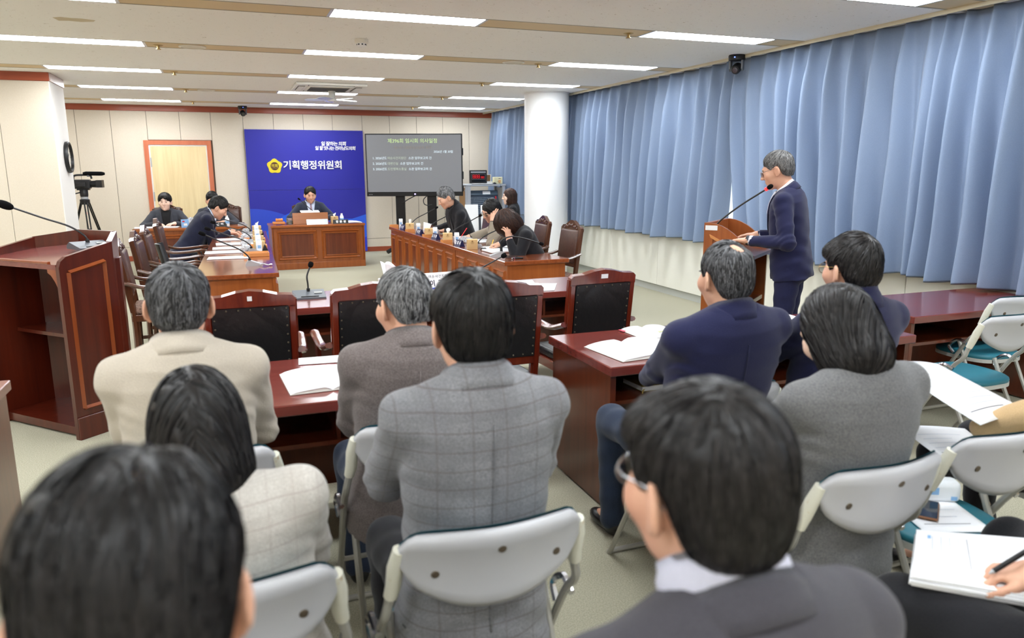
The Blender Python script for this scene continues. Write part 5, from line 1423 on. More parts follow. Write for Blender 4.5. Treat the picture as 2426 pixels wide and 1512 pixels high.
# council members and staff
person('man in a navy suit leaning over the left table with a phone', (-.60, 10.72), -PI/2,
       dict(head=(-.126, 10.83, 1.100), hpitch=.60, zp=.50, wl=(.02, 10.98, .78), wr=(-.01, 10.80, .775), wlh=(-.6, -.4, -.8), hl=dict(dir=(.25, .9, -.1), curl=.6), hr=dict(dir=(-.1, .9, -.1), curl=.6), kx=.14),
       dict(jacket=C_NAVYD, hair=H_BLACK, hairstyle=('short', dict(top=.012, nape=-.04, front=.07, slen=.045, jit=.3, lift=.007)), strands=1500, shirt=C_SHIRTB, tie=mat('tie_blue', (60, 90, 150), .6), down=True, bw=1.12, bd=1.1), S=1.12, vox=.0075)
person('young man in a charcoal suit and black knit sitting before the door', (-.95, 13.48), PI,
       dict(head=(-.95, 13.43, 1.092), hpitch=.02, hyaw=-.10, zp=.40, wl=(-.80, 13.12, .765), wr=(-1.08, 13.12, .765), wlh=(-1, .0, -.6), wrh=(1, 0, -.6), hl=dict(dir=(.75, .5, 0), curl=.55), hr=dict(dir=(-.6, .7, 0), curl=.55)),
       dict(jacket=C_CHAR, hair=H_BLACK, hairstyle=('short', dict(top=.012, side=.008, front=.030, bang=1, slen=.07, ear=.0, notch=.034)), strands=1200, shirt=mat('knit_black', (22, 22, 24), .9), noshirtcollar=True, vdepth=.10, skin=M_SKINF, bw=1.08), S=1.10, vox=.0075)
person('man in a dark suit sitting behind the leaning man near the door', (-.235, 13.45), PI,
       dict(head=(-.235, 13.384, 1.104), hpitch=.25, zp=.42, wl=(-.08, 13.1, .765), wr=(-.36, 13.08, .765), wlh=(-1, 0, -.6), wrh=(1, 0, -.6)),
       dict(jacket=C_CHAR, hair=H_BLACK, hairstyle=('short', dict(top=.012, slen=.06)), strands=800, shirt=C_SHIRT, tie=mat('tie_dark', (40, 44, 70), .6)), S=1.10, vox=.008)
person('man in a navy suit with a mauve tie presiding at the central desk', (1.33, 13.46), PI,
       dict(head=(1.333, 13.365, 1.172), hpitch=.22, hyaw=.06, zp=.46, wl=(1.52, 13.06, .80), wr=(1.14, 13.06, .80), wlh=(-1, .0, -.6), wrh=(1, 0, -.6)),
       dict(jacket=cloth('suit_slate', (44, 50, 66), (52, 58, 74), 500), hair=H_BLACK, hairstyle=('short', dict(top=.006, side=.004, front=.058, slen=.06, ear=.006, notch=.022)), strands=1200, shirt=C_SHIRTB, tie=mat('tie_mauve', (150, 124, 136), .6), badge=True, down=True, bw=1.06), S=1.08, vox=.0075)
person('man in a black jacket bending over papers at the far end of the right table', (3.13, 10.00), PI/2,
       dict(head=(2.741, 9.80, 1.222), hpitch=.50, hyaw=.05, zp=.53, wl=(2.79, 10.02, .765), wr=(2.70, 10.32, .765), wlh=(-.7, -.4, -.6), hl=dict(dir=(.25, .8, 0), curl=.35), hr=dict(dir=(-.2, .8, 0), curl=.35)),
       dict(jacket=C_BLACK, hair=H_GREY, hairstyle=('short', dict(top=.010, nape=-.05, front=.07, slen=.055, jit=.4, lift=.006)), strands=1800, shirt=mat('shirt_black', (30, 30, 34), .8), noshirtcollar=True, down=True, bw=1.08, bd=1.06, ch=.01), S=1.08, vox=.007)
r1, r1i = person('woman in a taupe jacket resting her cheek on her hand at the right table', (3.12, 8.42), PI/2,
       dict(head=(2.930, 8.490, 1.112), hpitch=.45, hyaw=.25, hroll=-.15, zp=.50, wl=(2.895, 8.33, .985), wr=(2.84, 9.02, .765), wlh=(-.3, .3, -1), wrh=(.9, -.4, -.2), hl=dict(dir=(.25, -.15, .95), up=(-.6, .75, .2), curl=.3), hr=dict(dir=(.35, .85, -.05), curl=.8, thumb=.4)),
       dict(jacket=C_OLIVE, hair=H_BLACK, hairstyle=('bob', dict(len=-.085, part=.02, slen=.10, side=.004)), strands=1800, female=True, bw=1.1, skin=M_SKIN, down=True, glasses=mat('rim_dark', (60, 50, 46), .3), shirt=mat('knit_dark', (30, 28, 30), .9), noshirtcollar=True), S=1.08, vox=.007)
r2, r2i = person('woman in a black suit with wavy brown hair writing at the right table', (3.10, 7.45), PI/2,
       dict(head=(2.745, 7.46, 1.040), hpitch=.85, hyaw=.1, zp=.50, wl=(2.73, 7.33, .87), wr=(2.84, 7.93, .765), wlh=(-.5, -.1, -1), wrh=(.9, -.4, -.2), hl=dict(dir=(.1, .15, .95), up=(-.8, -.4, .1), curl=.5), hr=dict(dir=(.1, .9, -.05), curl=.8, thumb=.4)),
       dict(jacket=C_BLACK, hair=H_BROWN, hairstyle=('wavy', dict(len=-.13, slen=.12, jit=.3, sw=.0026, cover=1, lift=.008)), strands=3000, female=True, bw=1.18, bd=1.1, shirt=C_PINK, noshirtcollar=True, badge=True, down=True), S=1.10, vox=.007)
person('woman with long dark hair in black sitting beside the sound console', (4.42, 11.72), PI/2-.35,
       dict(head=(4.350, 11.68, 1.150), hpitch=.05, hyaw=.15, zp=.50),
       dict(jacket=C_BLACK, hair=H_BROWN, hairstyle=('long', dict(len=-.26, part=.0, slen=.20, jit=.08)), strands=1200, female=True, skin=M_SKINF, noshirtfront=True), S=1.05, vox=.0075)
# ------------------------------------------------------------------ microphones
def gooseneck(label, base, head, rz, style='wedge', neck=.006, hr=.016, hl=.05, bend=.16, bs=1.0, col=None, ringc=None, group='gooseneck microphones', pre=None):
    t = thing('microphone', label, 'microphone', base, rz, group)
    Ri = Matrix.Rotation(-rz, 3, 'Z'); h = Ri @ (Vector(head)-Vector(base))
    col = col or M_SILV
    if style == 'wedge':
        part('base', prism(nb(), [(-.075*bs, 0), (.075*bs, 0), (.075*bs, .012*bs), (.055*bs, .045*bs), (.03*bs, .05*bs), (-.075*bs, .010*bs)], -.05*bs, .05*bs, 'x'), col, t)
        root = Vector((0, .035*bs, .046*bs))
    elif style == 'flat':
        part('base', prism(nb(), [(-.10*bs, 0), (.10*bs, 0), (.10*bs, .020*bs), (.06*bs, .045*bs), (-.10*bs, .012*bs)], -.108*bs, .108*bs, 'x'), M_GREYP, t)
        part('button_bar', prism(nb(), [(-.085*bs, .016*bs), (-.078*bs, .018*bs), (-.078*bs, .022*bs), (-.085*bs, .020*bs)], -.06*bs, .06*bs, 'x'), M_BLACK, t)
        part('status_label', box(.035*bs, .09*bs, -.03*bs, .0, .0, .002, M=T(0, 0, .036*bs) @ Matrix.Rotation(.2, 4, 'X')), mat('label_grey', (150, 152, 150), .5), t)
        root = Vector((0, .03*bs, .035*bs))
    else:
        part('base', lathe(nb(), [(.018, 0), (.018, .01), (.010, .02)], 12), M_BLACK, t, smooth=True)
        root = Vector((0, 0, .01))
    d = (h-root)
    pts = spline([root, root+Vector((0, 0, bend*.35))+d*.04, root+Vector((0, 0, bend*.5))+d*.25, root+Vector((0, 0, bend*.25))+d*.6, h], 6) if pre is None else spline([root]+[root+Vector(p) for p in pre]+[h], 6)
    part('neck_collar', tube(nb(), pts[:4], neck*2.0, 8), M_BLACK, t, smooth=True)
    part('gooseneck', tube(nb(), pts, neck, 8), M_BLACK, t, smooth=True)
    dr = (pts[-1]-pts[-3]).normalized()
    hd_ = part('windscreen', tube(nb(), [h+dr*(hl*(k/8)-.004) for k in range(9)], [hr*math.sqrt(max(.03, 1-abs((k-4.6)/4.7)**2.2)) for k in range(9)], 12), M_FOAM, t, smooth=True)
    if ringc: part('light_ring', tube(nb(), [h-dr*.014, h-dr*.002], hr*.75, 12), ringc, t, smooth=True)
    return t
for k, (b, h, w) in enumerate([((.19, 7.40, .72), (-.212, 7.35, 1.022), 'nearest the camera'), ((.24, 8.55, .72), (-.189, 8.5, .985), 'second from the near end'), ((.27, 9.75, .72), (-.153, 9.7, .975), 'third from the near end'), ((.30, 10.95, .72), (-.129, 10.9, .97), 'at the far end')]):
    gooseneck('thin gooseneck microphone on the left table, %s' % w, b, h, PI/2, bend=.10, neck=.0065, hr=.019, hl=.065)
gooseneck('gooseneck microphone on the staff desk beside the backdrop', (.20, 12.95, .72), (0.0, 12.9, .958), PI/2, bend=.08, hr=.016)
for k, (y, h, w) in enumerate([(11.4, (3.013, 11.4, 1.002), 'in front of the display stand'), (10.35, (3.013, 10.35, 1.0), 'before the man in black'), (9.23, (3.014, 9.23, 1.001), 'before the woman in taupe'), (8.1, (3.047, 8.1, .992), 'before the woman in the black suit')]):
    gooseneck('thin gooseneck microphone on the right table %s' % w, (2.60, y, .72), h, -PI/2, bend=.08, neck=.0065, hr=.017, hl=.055)
gooseneck('microphone with bent neck and silver base at the near end of the right table', (2.55, 7.20, .72), (2.97, 7.10, .85), -PI/2-.3, bend=.16, neck=.007, hr=.018, hl=.05, pre=[(0, .0, .10), (.02, .06, .145), (.0, .14, .150), (0, .26, .125)], bs=1.1)
gooseneck('short microphone on a flat grey conference unit on the middle desk', (.487, 5.36, .72), (.510, 5.42, .925), 0, 'flat', neck=.006, hr=.019, hl=.042, pre=[(0, .0, .05), (-.002, .01, .11)])
gooseneck('microphone on the middle desk rising behind the plaid-jacket man', (1.66, 5.40, .72), (1.93, 5.36, .94), .0, 'flat', neck=.006, hr=.020, hl=.045, bend=.06)
gooseneck('slim microphone on the chairman desk', (1.46, 12.98, .72), (1.129, 13.0, 1.107), PI/2, 'plug', neck=.006, hr=.014, hl=.05, bend=.10)
gooseneck('long gooseneck microphone with oval windscreen on the left lectern', (-.834, 5.372, 1.118), (-1.236, 5.415, 1.378), 2.33-PI/2-.2, 'flat', neck=.0062, hr=.026, hl=.088, bend=.10, bs=.95)
ll = thing('microphone', 'gooseneck microphone with a red light ring on the podium', 'microphone', (3.41, 4.72, 1.14), 0, 'gooseneck microphones')
h = Vector((3.583, 4.402, 1.450))-Vector((3.41, 4.72, 1.14))
pts = spline([(0, 0, 0), (.004, -.005, .05), (.035, -.06, .11), h*.55+Vector((0, 0, .035)), h], 7)
part('gooseneck', tube(nb(), pts, .0062, 8), M_BLACK, ll, smooth=True)
part('neck_socket', lathe(nb(), [(.016, -.05), (.016, .004), (.010, .02)], 12), M_BLACK, ll, smooth=True)
dr = (pts[-1]-pts[-4]).normalized()
part('light_ring', tube(nb(), [h-dr*.004, h+dr*.012], .013, 12), mat('ring_red', (255, 40, 40), .4, emis=1.6), ll, smooth=True)
part('windscreen', tube(nb(), [h+dr*(.012+.045*k/8) for k in range(9)], [.017*math.sqrt(max(.05, 1-abs((k-4)/4.3)**2.4)) for k in range(9)], 12), M_FOAM, ll, smooth=True)

# ------------------------------------------------------------------ paper goods
def quad_sheet(label, pts, z=.722, th=.002, cat='paper', name='paper_sheet', group=None, lines=0, curl=0.0, mt=None):
    c = sum((Vector((p[0], p[1], 0)) for p in pts), Vector())/4
    t = thing(name, label, cat, (c.x, c.y, z), 0, group)
    P = [Vector((p[0]-c.x, p[1]-c.y, (p[2] if len(p) > 2 else 0))) for p in pts]
    def f(u, v):
        a = P[0].lerp(P[1], u); b = P[3].lerp(P[2], u); q = a.lerp(b, v)
        q.z += th+curl*math.sin(PI*u)*.5+curl*(1-u)*v*v; return q
    part('sheet', slab_grid(nb(), f, 8, 8, th*.9), mt or M_PAPER, t, smooth='all')
    for k in range(lines):
        v = .16+.68*k/max(1, lines)
        u1 = random.uniform(.55, .88)
        part('text_line', grid(nb(), lambda u, w: f(.12+(u1-.12)*u, v+.010*w)+Vector((0, 0, .0008)), 6, 1), M_INKL if k else M_INK, t)
    return t
def rect(cx, cy, w, h, a=0.0):
    c, s = math.cos(a), math.sin(a)
    return [(cx+x*c-y*s, cy+x*s+y*c) for x, y in ((-w/2, -h/2), (w/2, -h/2), (w/2, h/2), (-w/2, h/2))]
def open_book(label, cx, cy, w, h, a, z=.722, thick=.016, lines=8):
    t = thing('open_report', label, 'book', (cx, cy, z), a)
    for s in (-1, 1):
        def f(u, v):
            x = s*u*w/2; zz = .004+thick*(1-u)**.5*min(1, u*6)+.006*math.sin(u*PI)*v
            return (x, -h/2+h*v, zz)
        g = nb()
        grid(g, f, 10, 6)
        p = part('page_block', g, M_PAPER, t, smooth='all')
        md = p.modifiers.new('th', 'SOLIDIFY'); md.thickness = .004; md.offset = -1
        part('page_edges', prism(nb(), [(s*.004, 0), (s*(w/2-.003), 0), (s*(w/2-.003), .004), (s*w*.25, thick*.7), (s*.03, thick*.9)], -h/2+.001, -h/2+.004, 'y'), M_PAPERE, t)
        for k in range(lines):
            v = .12+.72*k/lines; u1 = random.uniform(.6, .86)
            part('text_line', grid(nb(), lambda u, q: (lambda r: (r[0], r[1], r[2]+.0008))(f(.16+(u1-.16)*u, 1-v-.010*q)), 6, 1), M_INKL, p)
    part('cover', box(-w/2-.004, w/2+.004, -h/2-.004, h/2+.004, 0, .003), M_PAPERE, t)
    return t
open_book('open white report lying before the taupe-jacket man', .335, 3.15, .33, .33, .06, lines=0)
quad_sheet('white paper sheet behind the open report on the left desk', [(.25, 3.45), (.55, 3.42), (.56, 3.56), (.26, 3.575)], group='loose sheets on the desks')
open_book('open white report on the right desk corner', 1.855, 3.14, .43, .33, .10, lines=0)
b = open_book('open magazine with coloured notes behind the report on the right desk', 2.12, 3.44, .27, .27, .02, lines=3, thick=.01)
part('pink_tab', box(-.15, -.13, .08, .13, .004, .006), mat('tab_pink', (230, 90, 110), .6), b)
part('highlight', box(.0, .07, -.04, -.02, .0145, .0155), mat('tab_green', (214, 230, 150), .6), b)
part('sticky_note', box(.09, .125, -.135, -.12, .010, .012), mat('tab_blue', (90, 170, 230), .6), b)
part('sticky_note', box(.125, .14, -.10, -.085, .010, .012), mat('tab_orange', (240, 160, 50), .6), b)
open_book('white papers on the desk to the right of the bald-crown man', 2.98, 3.44, .30, .30, -.05, lines=0)
quad_sheet('white sheet in front of the young man in the navy coat', [(2.56, 2.95), (2.74, 2.93), (2.90, 3.20), (2.70, 3.22)], group='loose sheets on the desks')
def pen(label, a, b, mt, r=.0045, cat='pen', group='pens'):
    a = Vector(a); b = Vector(b); t = thing('pen', label, cat, a, 0, group); d = b-a
    part('barrel', tube(nb(), [Vector((0, 0, 0))+d*.10, d], r, 8), mt, t, smooth=True)
    part('tip', tube(nb(), [Vector((0, 0, 0)), d*.10], [.001, r], 8), M_SILV, t, smooth=True)
    part('cap', tube(nb(), [d*.86, d*1.0, d*1.02], [r*1.25, r*1.25, r*.6], 8), mt, t, smooth=True)
    return t
pen('dark pen lying on the right desk beside the papers', (2.86, 3.20, .727), (2.97, 3.19, .727), M_NAVYP, .005)
t = thing('highlighter_cap', 'round blue cap lying beside the papers on the right desk', 'cap', (2.905, 3.265, .722)); part('cap_body', lathe(nb(), [(.012, 0), (.017, .006), (.017, .02), (.010, .028)], 14), M_BLUE, t, smooth=True); part('cap_clip', box(-.003, .003, .014, .022, .0, .02), M_BLUE, t)
t = thing('notebook', 'dark notebook with yellow ribbon on the shelf of the right desk', 'notebook', (1.92, 3.12, .54), .06)
part('cover', box(-.12, .12, -.09, .09, 0, .003), mat('cover_olive', (120, 104, 50), .5), t); part('pages', box(-.117, .117, -.086, .086, .003, .026), M_PAPERE, t); part('cover', box(-.12, .12, -.09, .09, .026, .029), MATS['cover_olive'], t)
part('ribbon', tube(nb(), spline([(-.11, -.09, .012), (-.125, -.10, .006), (-.128, -.105, -.03), (-.135, -.105, -.05)], 4), .0035, 5), mat('ribbon_yellow', (206, 180, 90), .5), t)
quad_sheet('papers lying on the shelf of the right-hand desk', [(4.5, 3.36), (4.74, 3.36), (4.74, 3.6), (4.5, 3.6)], z=.540, th=.012, group='loose sheets on the desks')
# middle desk
quad_sheet('white papers on the right part of the middle desk', [(1.98, 5.0), (2.20, 4.97), (2.36, 5.28), (2.12, 5.36)], group='loose sheets on the desks')
quad_sheet('paper sheet overlapping the papers on the middle desk', [(1.92, 5.22), (2.16, 5.20), (2.24, 5.50), (2.0, 5.52)], z=.726, group='loose sheets on the desks')
t = thing('name_sign', 'white tented name sign with Korean letters on the middle desk', 'name sign', (1.435, 5.36, .722), .12)
part('panel', prism(nb(), [(-.05, 0), (-.005, .125), (.0, .125), (-.045, 0)], -.14, .14, 'x'), M_WHITE, t); part('panel', prism(nb(), [(.05, 0), (.005, .125), (.0, .125), (.045, 0)], -.14, .14, 'x'), M_WHITE, t)
rt = (math.atan2(.125, .045), 0, 0)
text_part('lettering', '여순사건지원단장', .026, M_INK, t, (.01, -.0165, .098), rt, space=1.15); text_part('lettering', '이 길 용', .048, M_INK, t, (.0, -.0345, .050), rt, bold=.0012, space=1.2)
part('emblem', box(-.128, -.112, -.002, .0, -.008, .008, M=T(0, -.0150, .10) @ Matrix.Rotation(-.345, 4, 'X')), mat('emblem_yellow', (240, 196, 60), .5), t)
part('blue_wave', box(-.14, .14, -.002, .0, -.006, .004, M=T(0, -.0455, .016) @ Matrix.Rotation(-.345, 4, 'X')), MATS['wave_blue'], t)
def tissue_tuft(bm, c, s, seed):
    r = random.Random(seed)
    def f(u, v):
        a = u*PI*1.3-.6; w = s*(.35+.9*v); return (c[0]+w*math.sin(a)*.55+.12*s*math.sin(9*u+seed), c[1]+.25*s*math.cos(a*1.3)*(.4+v), c[2]+s*v*(1.1+.35*math.sin(7*u+seed*2)))
    grid(bm, f, 12, 5); return bm
t = thing('tissue_box', 'box of tissues with big white tuft on the middle desk', 'tissue box', (1.07, 5.48, .722)); part('carton', box(-.06, .06, -.06, .06, 0, .08, .004), M_WHITE, t); part('tissue', tissue_tuft(nb(), (0, 0, .075), .095, 4), M_PAPER, t, smooth='all'); t.children[1].modifiers.new('th', 'SOLIDIFY').thickness = .002
t = thing('power_adapter', 'white power adapter hanging under the middle desk', 'adapter', (2.05, 4.99, .60)); part('housing', box(-.028, .028, -.03, .03, 0, .05, .006), M_WHITE, t); part('plug', tube(nb(), [(.005, -.03, .012), (.005, -.05, .010)], .014, 12), M_WHITE, t); part('cord', tube(nb(), spline([(0, .02, .03), (-.02, .03, .075), (-.05, .04, .075)], 4), .003, 6), M_WHITE, t)

# ------------------------------------------------------------------ member table items
def tissue_box(label, x, y, a, seed, tuft=True):
    t = thing('tissue_box', label, 'tissue box', (x, y, .72), a, 'kraft tissue boxes')
    part('carton', box(-.06, .06, -.055, .055, 0, .112, .003), M_KRAFT, t)
    part('printed_mark', box(-.02, .02, -.0562, -.0552, .075, .079), mat('print_brown', (150, 116, 70), .7), t); part('printed_mark', box(-.014, .014, -.0562, -.0552, .066, .069), MATS['print_brown'], t); part('printed_mark', lathe(nb(), [(.010, 0), (.010, .001)], 12, T(0, -.0552, .092) @ Matrix.Rotation(PI/2, 4, 'X')), MATS['print_brown'], t)
    part('dark_corner', prism(nb(), [(-.055, .112), (.02, .112), (-.055, .07)], -.0608, -.06, 'x'), M_GREYP, t)
    if tuft: part('tissue', tissue_tuft(nb(), (0, 0, .108), .045, seed), M_PAPER, t, smooth='all')
    return t
def carton(label, x, y, a, h=.135):
    t = thing('milk_carton', label, 'carton', (x, y, .72), a, 'white drink cartons')
    w = .028
    part('body', box(-w, w, -w, w, 0, h*.78, .002), M_CARTON, t); part('gable', prism(nb(), [(-w, h*.78), (w, h*.78), (.003, h*.95), (.003, h), (-.003, h), (-.003, h*.95)], -w, w, 'x'), M_CARTON, t)
    part('blue_print', box(-w*.6, w*.6, -w-.0008, -w, h*.35, h*.6), M_BLUEP, t); part('blue_print', box(-w-.0008, -w, -w*.5, w*.5, h*.3, h*.55), M_BLUEP, t)
    return t
def name_plate(label, x, y, a, s, w=.17, h=.075, back=M_NAVYP, ink=None, size=.046, grp='navy name plates'):
    t = thing('name_plate', label, 'name plate', (x, y, .72), a, grp)
    part('panel', prism(nb(), [(-.035, 0), (.035, 0), (.004, h), (-.004, h)], -w/2, w/2, 'x'), back, t)
    text_part('lettering', s, size, ink or M_WLET, t, (0, -.0215, h*.5), (math.atan2(h, .031), 0, 0), bold=.0015, space=1.15)
    return t
def tray(label, x, y, a, w=.11, d=.09):
    t = thing('pen_tray', label, 'tray', (x, y, .72), a, 'small wooden pen trays')
    part('bottom', box(-w/2, w/2, -d/2, d/2, 0, .008), W_LIGHT, t)
    for s in (-1, 1):
        part('side', box(-w/2, w/2, s*d/2-.004, s*d/2+.004, 0, .035), W_LIGHT, t); part('side', box(s*w/2-.004, s*w/2+.004, -d/2, d/2, 0, .035), W_LIGHT, t)
    for k in range(3): part('content', box(-w*.3+k*w*.22, -w*.15+k*w*.22, -d*.3, d*.25, .008, .026), [M_BLACK, M_YEL, M_WHITE][k], t)
    return t
who = ['at the far end', 'near the man in black', 'near the woman in taupe', 'nearest the camera']
FX = lambda y: 2.456-.0255*(y-6.75)
for k, (ty, ny, cy_, pry) in enumerate([(10.75, 11.02, 11.45, 11.62), (9.72, 10.10, 10.42, 10.62), (8.90, 9.33, 9.58, 9.70), (7.98, 8.36, 8.66, 8.86)]):
    tissue_box('kraft tissue box on the right table %s' % who[k], FX(ty)+.10, ty, -.25, k+1, k != 3)
    name_plate('navy name plate with white letters on the right table %s' % who[k], FX(ny)+.075, ny, -PI/2+.10, ['위 원', '위 원', '오 미 화', '김 회 식'][k])
    carton('white drink carton on the right table %s' % who[k], FX(cy_)+.14, cy_, -.2)
    tray('wooden pen tray on the right table %s' % who[k], FX(pry)+.07, pry, .1)
def bag(label, x, y, s=.05):
    t = thing('plastic_bag', label, 'bag', (x, y, .72), 0, 'clear plastic bags')
    bm = nb(); bmesh.ops.create_icosphere(bm, subdivisions=3, radius=s)
    rr = random.Random(int(y*100))
    for v in bm.verts:
        n = v.co.normalized(); v.co *= 1+.16*math.sin(9*n.x+3*n.z+y)*math.sin(8*n.y+y*2)+.08*math.sin(21*n.z+7*n.x); v.co.z = max(v.co.z*.85+s*.72, 0.001)
    part('film', bm, mat('bag_film', (236, 238, 242), .2, trans=.5), t, smooth=False)
    return t
for y, l in ((9.95, 'near the man in black'), (8.75, 'beside the woman in taupe'), (8.55, 'nearest the camera')): bag('crumpled clear bag on the right table %s' % l, FX(y)+.26, y)
quad_sheet('white papers under the hands of the man in black', rect(2.76, 10.42, .42, .30, .3), th=.006, group='papers on the right table', lines=3)
quad_sheet('white sheet standing up in the fingers of the man in black', [(2.62, 10.62), (2.70, 10.52), (2.705, 10.53, .10), (2.63, 10.62, .12)], group='papers on the right table', z=.73)
quad_sheet('white papers the woman in taupe is writing on', rect(2.86, 8.82, .40, .42, .1), th=.006, group='papers on the right table', lines=5)
quad_sheet('white papers beside the elbow of the woman in taupe', rect(2.92, 9.42, .30, .30, .25), th=.004, group='papers on the right table', lines=4)
quad_sheet('printed papers the woman in the black suit is writing on', rect(2.86, 7.95, .42, .34, -.1), th=.008, group='papers on the right table', lines=6)
quad_sheet('thick stack of papers under the woman in the black suit', rect(2.80, 7.62, .46, .30, .05), th=.018, group='papers on the right table', lines=5)
t = thing('binder_clip', 'black binder clip at the corner of the paper stack', 'clip', (2.62, 7.86, .722), .4); part('jaw', prism(nb(), [(-.03, 0), (.03, 0), (.0, .022)], -.03, .03, 'x'), M_BLACK, t); part('handle', tube(nb(), [(-.012, 0, .022), (-.012, -.02, .045), (.012, -.02, .045), (.012, 0, .022)], .0015, 5), M_SILV, t)
t = thing('voice_recorder', 'small black voice recorder at the near end of the right table', 'recorder', (2.66, 6.92, .722), .12); part('body', box(-.06, .06, -.018, .018, 0, .015, .004), M_BLACK, t); part('speaker_end', box(-.062, -.045, -.014, .014, .003, .012), M_SILV, t); part('pink_ring', box(-.044, -.040, -.0185, .0185, .0, .0155), mat('ring_pink', (210, 120, 150), .5), t)
t = thing('coiled_cable', 'loose black cable beside the silver microphone base', 'cable', (2.58, 7.05, .722)); part('loop', tube(nb(), spline([(0, .12, .006), (.05, .05, .006), (.10, 0, .006), (.08, -.05, .006), (.02, -.04, .006), (.0, .01, .008), (.06, .03, .010), (.13, -.03, .006)], 5), .004, 6), M_BLACK, t, smooth=True)
pen('red pen in the hand of the woman in taupe', (2.71, 9.08, .735), (2.81, 9.10, .865), M_RED, .005)
pen('yellow pen in the hand of the woman in the black suit', (2.71, 7.88, .735), (2.79, 8.02, .81), M_YEL, .005)
# left table
LXT = lambda y: .335+.025*(y-6.8)
for k, (y, l) in enumerate([(8.72, 'nearest the camera'), (9.42, 'second from the near end'), (10.30, 'third from the near end'), (11.15, 'at the far end')]):
    tissue_box('kraft tissue box on the left table, %s' % l, LXT(y)-.09, y, .0, k+5, k == 3)
    carton('white drink carton on the left table, %s' % l, LXT(y)-.10, y-.16, .1)
    bag('crumpled clear bag on the left table, %s' % l, LXT(y)-.24, y-.10, .055)
    name_plate('black-backed name plate on the left table, %s' % l, LXT(y)-.035, y-.05, PI/2, '위 원', back=M_BLACK)
for k, (y, l) in enumerate([(8.22, 'at the near end'), (9.05, 'in the middle'), (9.95, 'towards the far end')]):
    t = thing('wooden_tray', 'orange-brown wooden desk tray on the left table, %s' % l, 'tray', (LXT(y)-.13, y, .72), 0, 'wooden trays on the left table')
    part('bottom', box(-.12, .12, -.09, .09, 0, .01), W_LIGHT, t)
    for s in (-1, 1): part('rim', box(-.12, .12, s*.09-.007, s*.09+.007, 0, .04, .003), W_LIGHT, t); part('rim', box(s*.12-.006, s*.12+.006, -.09, .09, 0, .04, .003), W_LIGHT, t)
    part('note', box(-.09, .09, -.06, .06, .012, .018), M_PAPER, t)
for k, (x, y, w_, h_, l) in enumerate([(-.03, 8.12, .40, .24, 'nearest the camera'), (-.04, 8.70, .46, .27, 'second from the near end'), (.0, 9.14, .40, .26, 'third from the near end'), (.06, 9.66, .46, .30, 'fourth from the near end'), (.06, 10.30, .44, .30, 'fifth from the near end'), (.16, 11.0, .36, .30, 'under the hands of the leaning man')]):
    quad_sheet('white papers on the left table, %s' % l, rect(x, y, w_, h_, .03*(k-2)), th=.005, group='papers on the left table', lines=0 if k < 1 else 2)
t = thing('smartphone', 'black phone in the hands of the leaning man', 'phone', (.12, 10.86, .80), .3); part('case', box(-.05, .09, -.006, .030, 0, .009, .003, M=Matrix.Rotation(-.35, 4, 'Y')), M_BLACK, t); part('screen', box(-.045, .085, -.003, .027, .0092, .0098, M=Matrix.Rotation(-.35, 4, 'Y')), mat('phone_glass', (20, 24, 34), .08), t)
t = thing('computer_mouse', 'dark computer mouse near the far end of the left table', 'mouse', (.20, 10.52, .722)); bm = nb(); bmesh.ops.create_icosphere(bm, subdivisions=3, radius=1, matrix=Matrix.Diagonal((.045, .03, .028, 1)))
for v in bm.verts: v.co.z = max(v.co.z, 0)
part('shell', bm, M_GREYP, t, smooth='all'); part('wheel', tube(nb(), [(.02, -.004, .024), (.02, .004, .024)], .006, 10), M_BLACK, t)
t = thing('cable_end', 'silver cable connector at the near end of the left table', 'cable', (.27, 7.30, .722)); part('lead', tube(nb(), spline([(-.03, .02, .01), (.0, .0, .02), (.03, -.02, .012), (.05, -.01, .008)], 5), .006, 6), M_SILV, t, smooth=True); part('connector', tube(nb(), [(.05, -.01, .01), (.075, 0, .01)], .009, 10), M_CHROME, t)
# ------------------------------------------------------------------ chairman desk items
t = thing('gavel_block', 'brown wooden gavel block on the chairman desk', 'gavel block', (.755, 12.82, .72), .03); part('plate', box(-.095, .095, -.07, .07, .012, .05, .006), W_LIGHT, t)
for s in (-1, 1): part('foot', box(s*.07-.012, s*.07+.012, -.06, .06, 0, .013), W_LIGHT, t)
t = thing('gavel', 'orange-brown wooden gavel lying on its block', 'gavel', (.765, 12.82, .772), .05); part('head', lathe(nb(), [(.022, -.055), (.026, -.05), (.026, -.03), (.02, -.026), (.025, -.01), (.025, .01), (.02, .026), (.026, .03), (.026, .05), (.022, .055)], 14, T(0, 0, .026) @ Matrix.Rotation(PI/2, 4, 'Y')), W_LIGHT, t, smooth=True); part('handle', tube(nb(), [(0, .02, .026), (.01, .16, .022)], .008, 8), W_LIGHT, t)
t = thing('glass_jar', 'clear glass jar with small things on the chairman desk', 'jar', (.93, 12.85, .72)); part('glass', lathe(nb(), [(.05, 0), (.052, .01), (.052, .10), (.048, .105)], 20), M_GLASS, t, smooth=True); part('content', lathe(nb(), [(.040, .006), (.042, .05), (.02, .065)], 14), mat('jar_content', (186, 160, 60), .5), t, smooth=True)
name_plate('silver name plate with the chairman title', 1.35, 12.665, .02, '위 원 장', .34, .085, mat('plate_silver', (186, 194, 202), .25, metal=.3), None, .066, 'chairman plates')
name_plate('black name plate with white letters on the chairman desk', 1.735, 12.70, .02, '강 문 성', .245, .066, M_BLACK, None, .046, 'chairman plates')
tissue_box('kraft tissue box on the chairman desk', 1.66, 12.90, 0, 12)
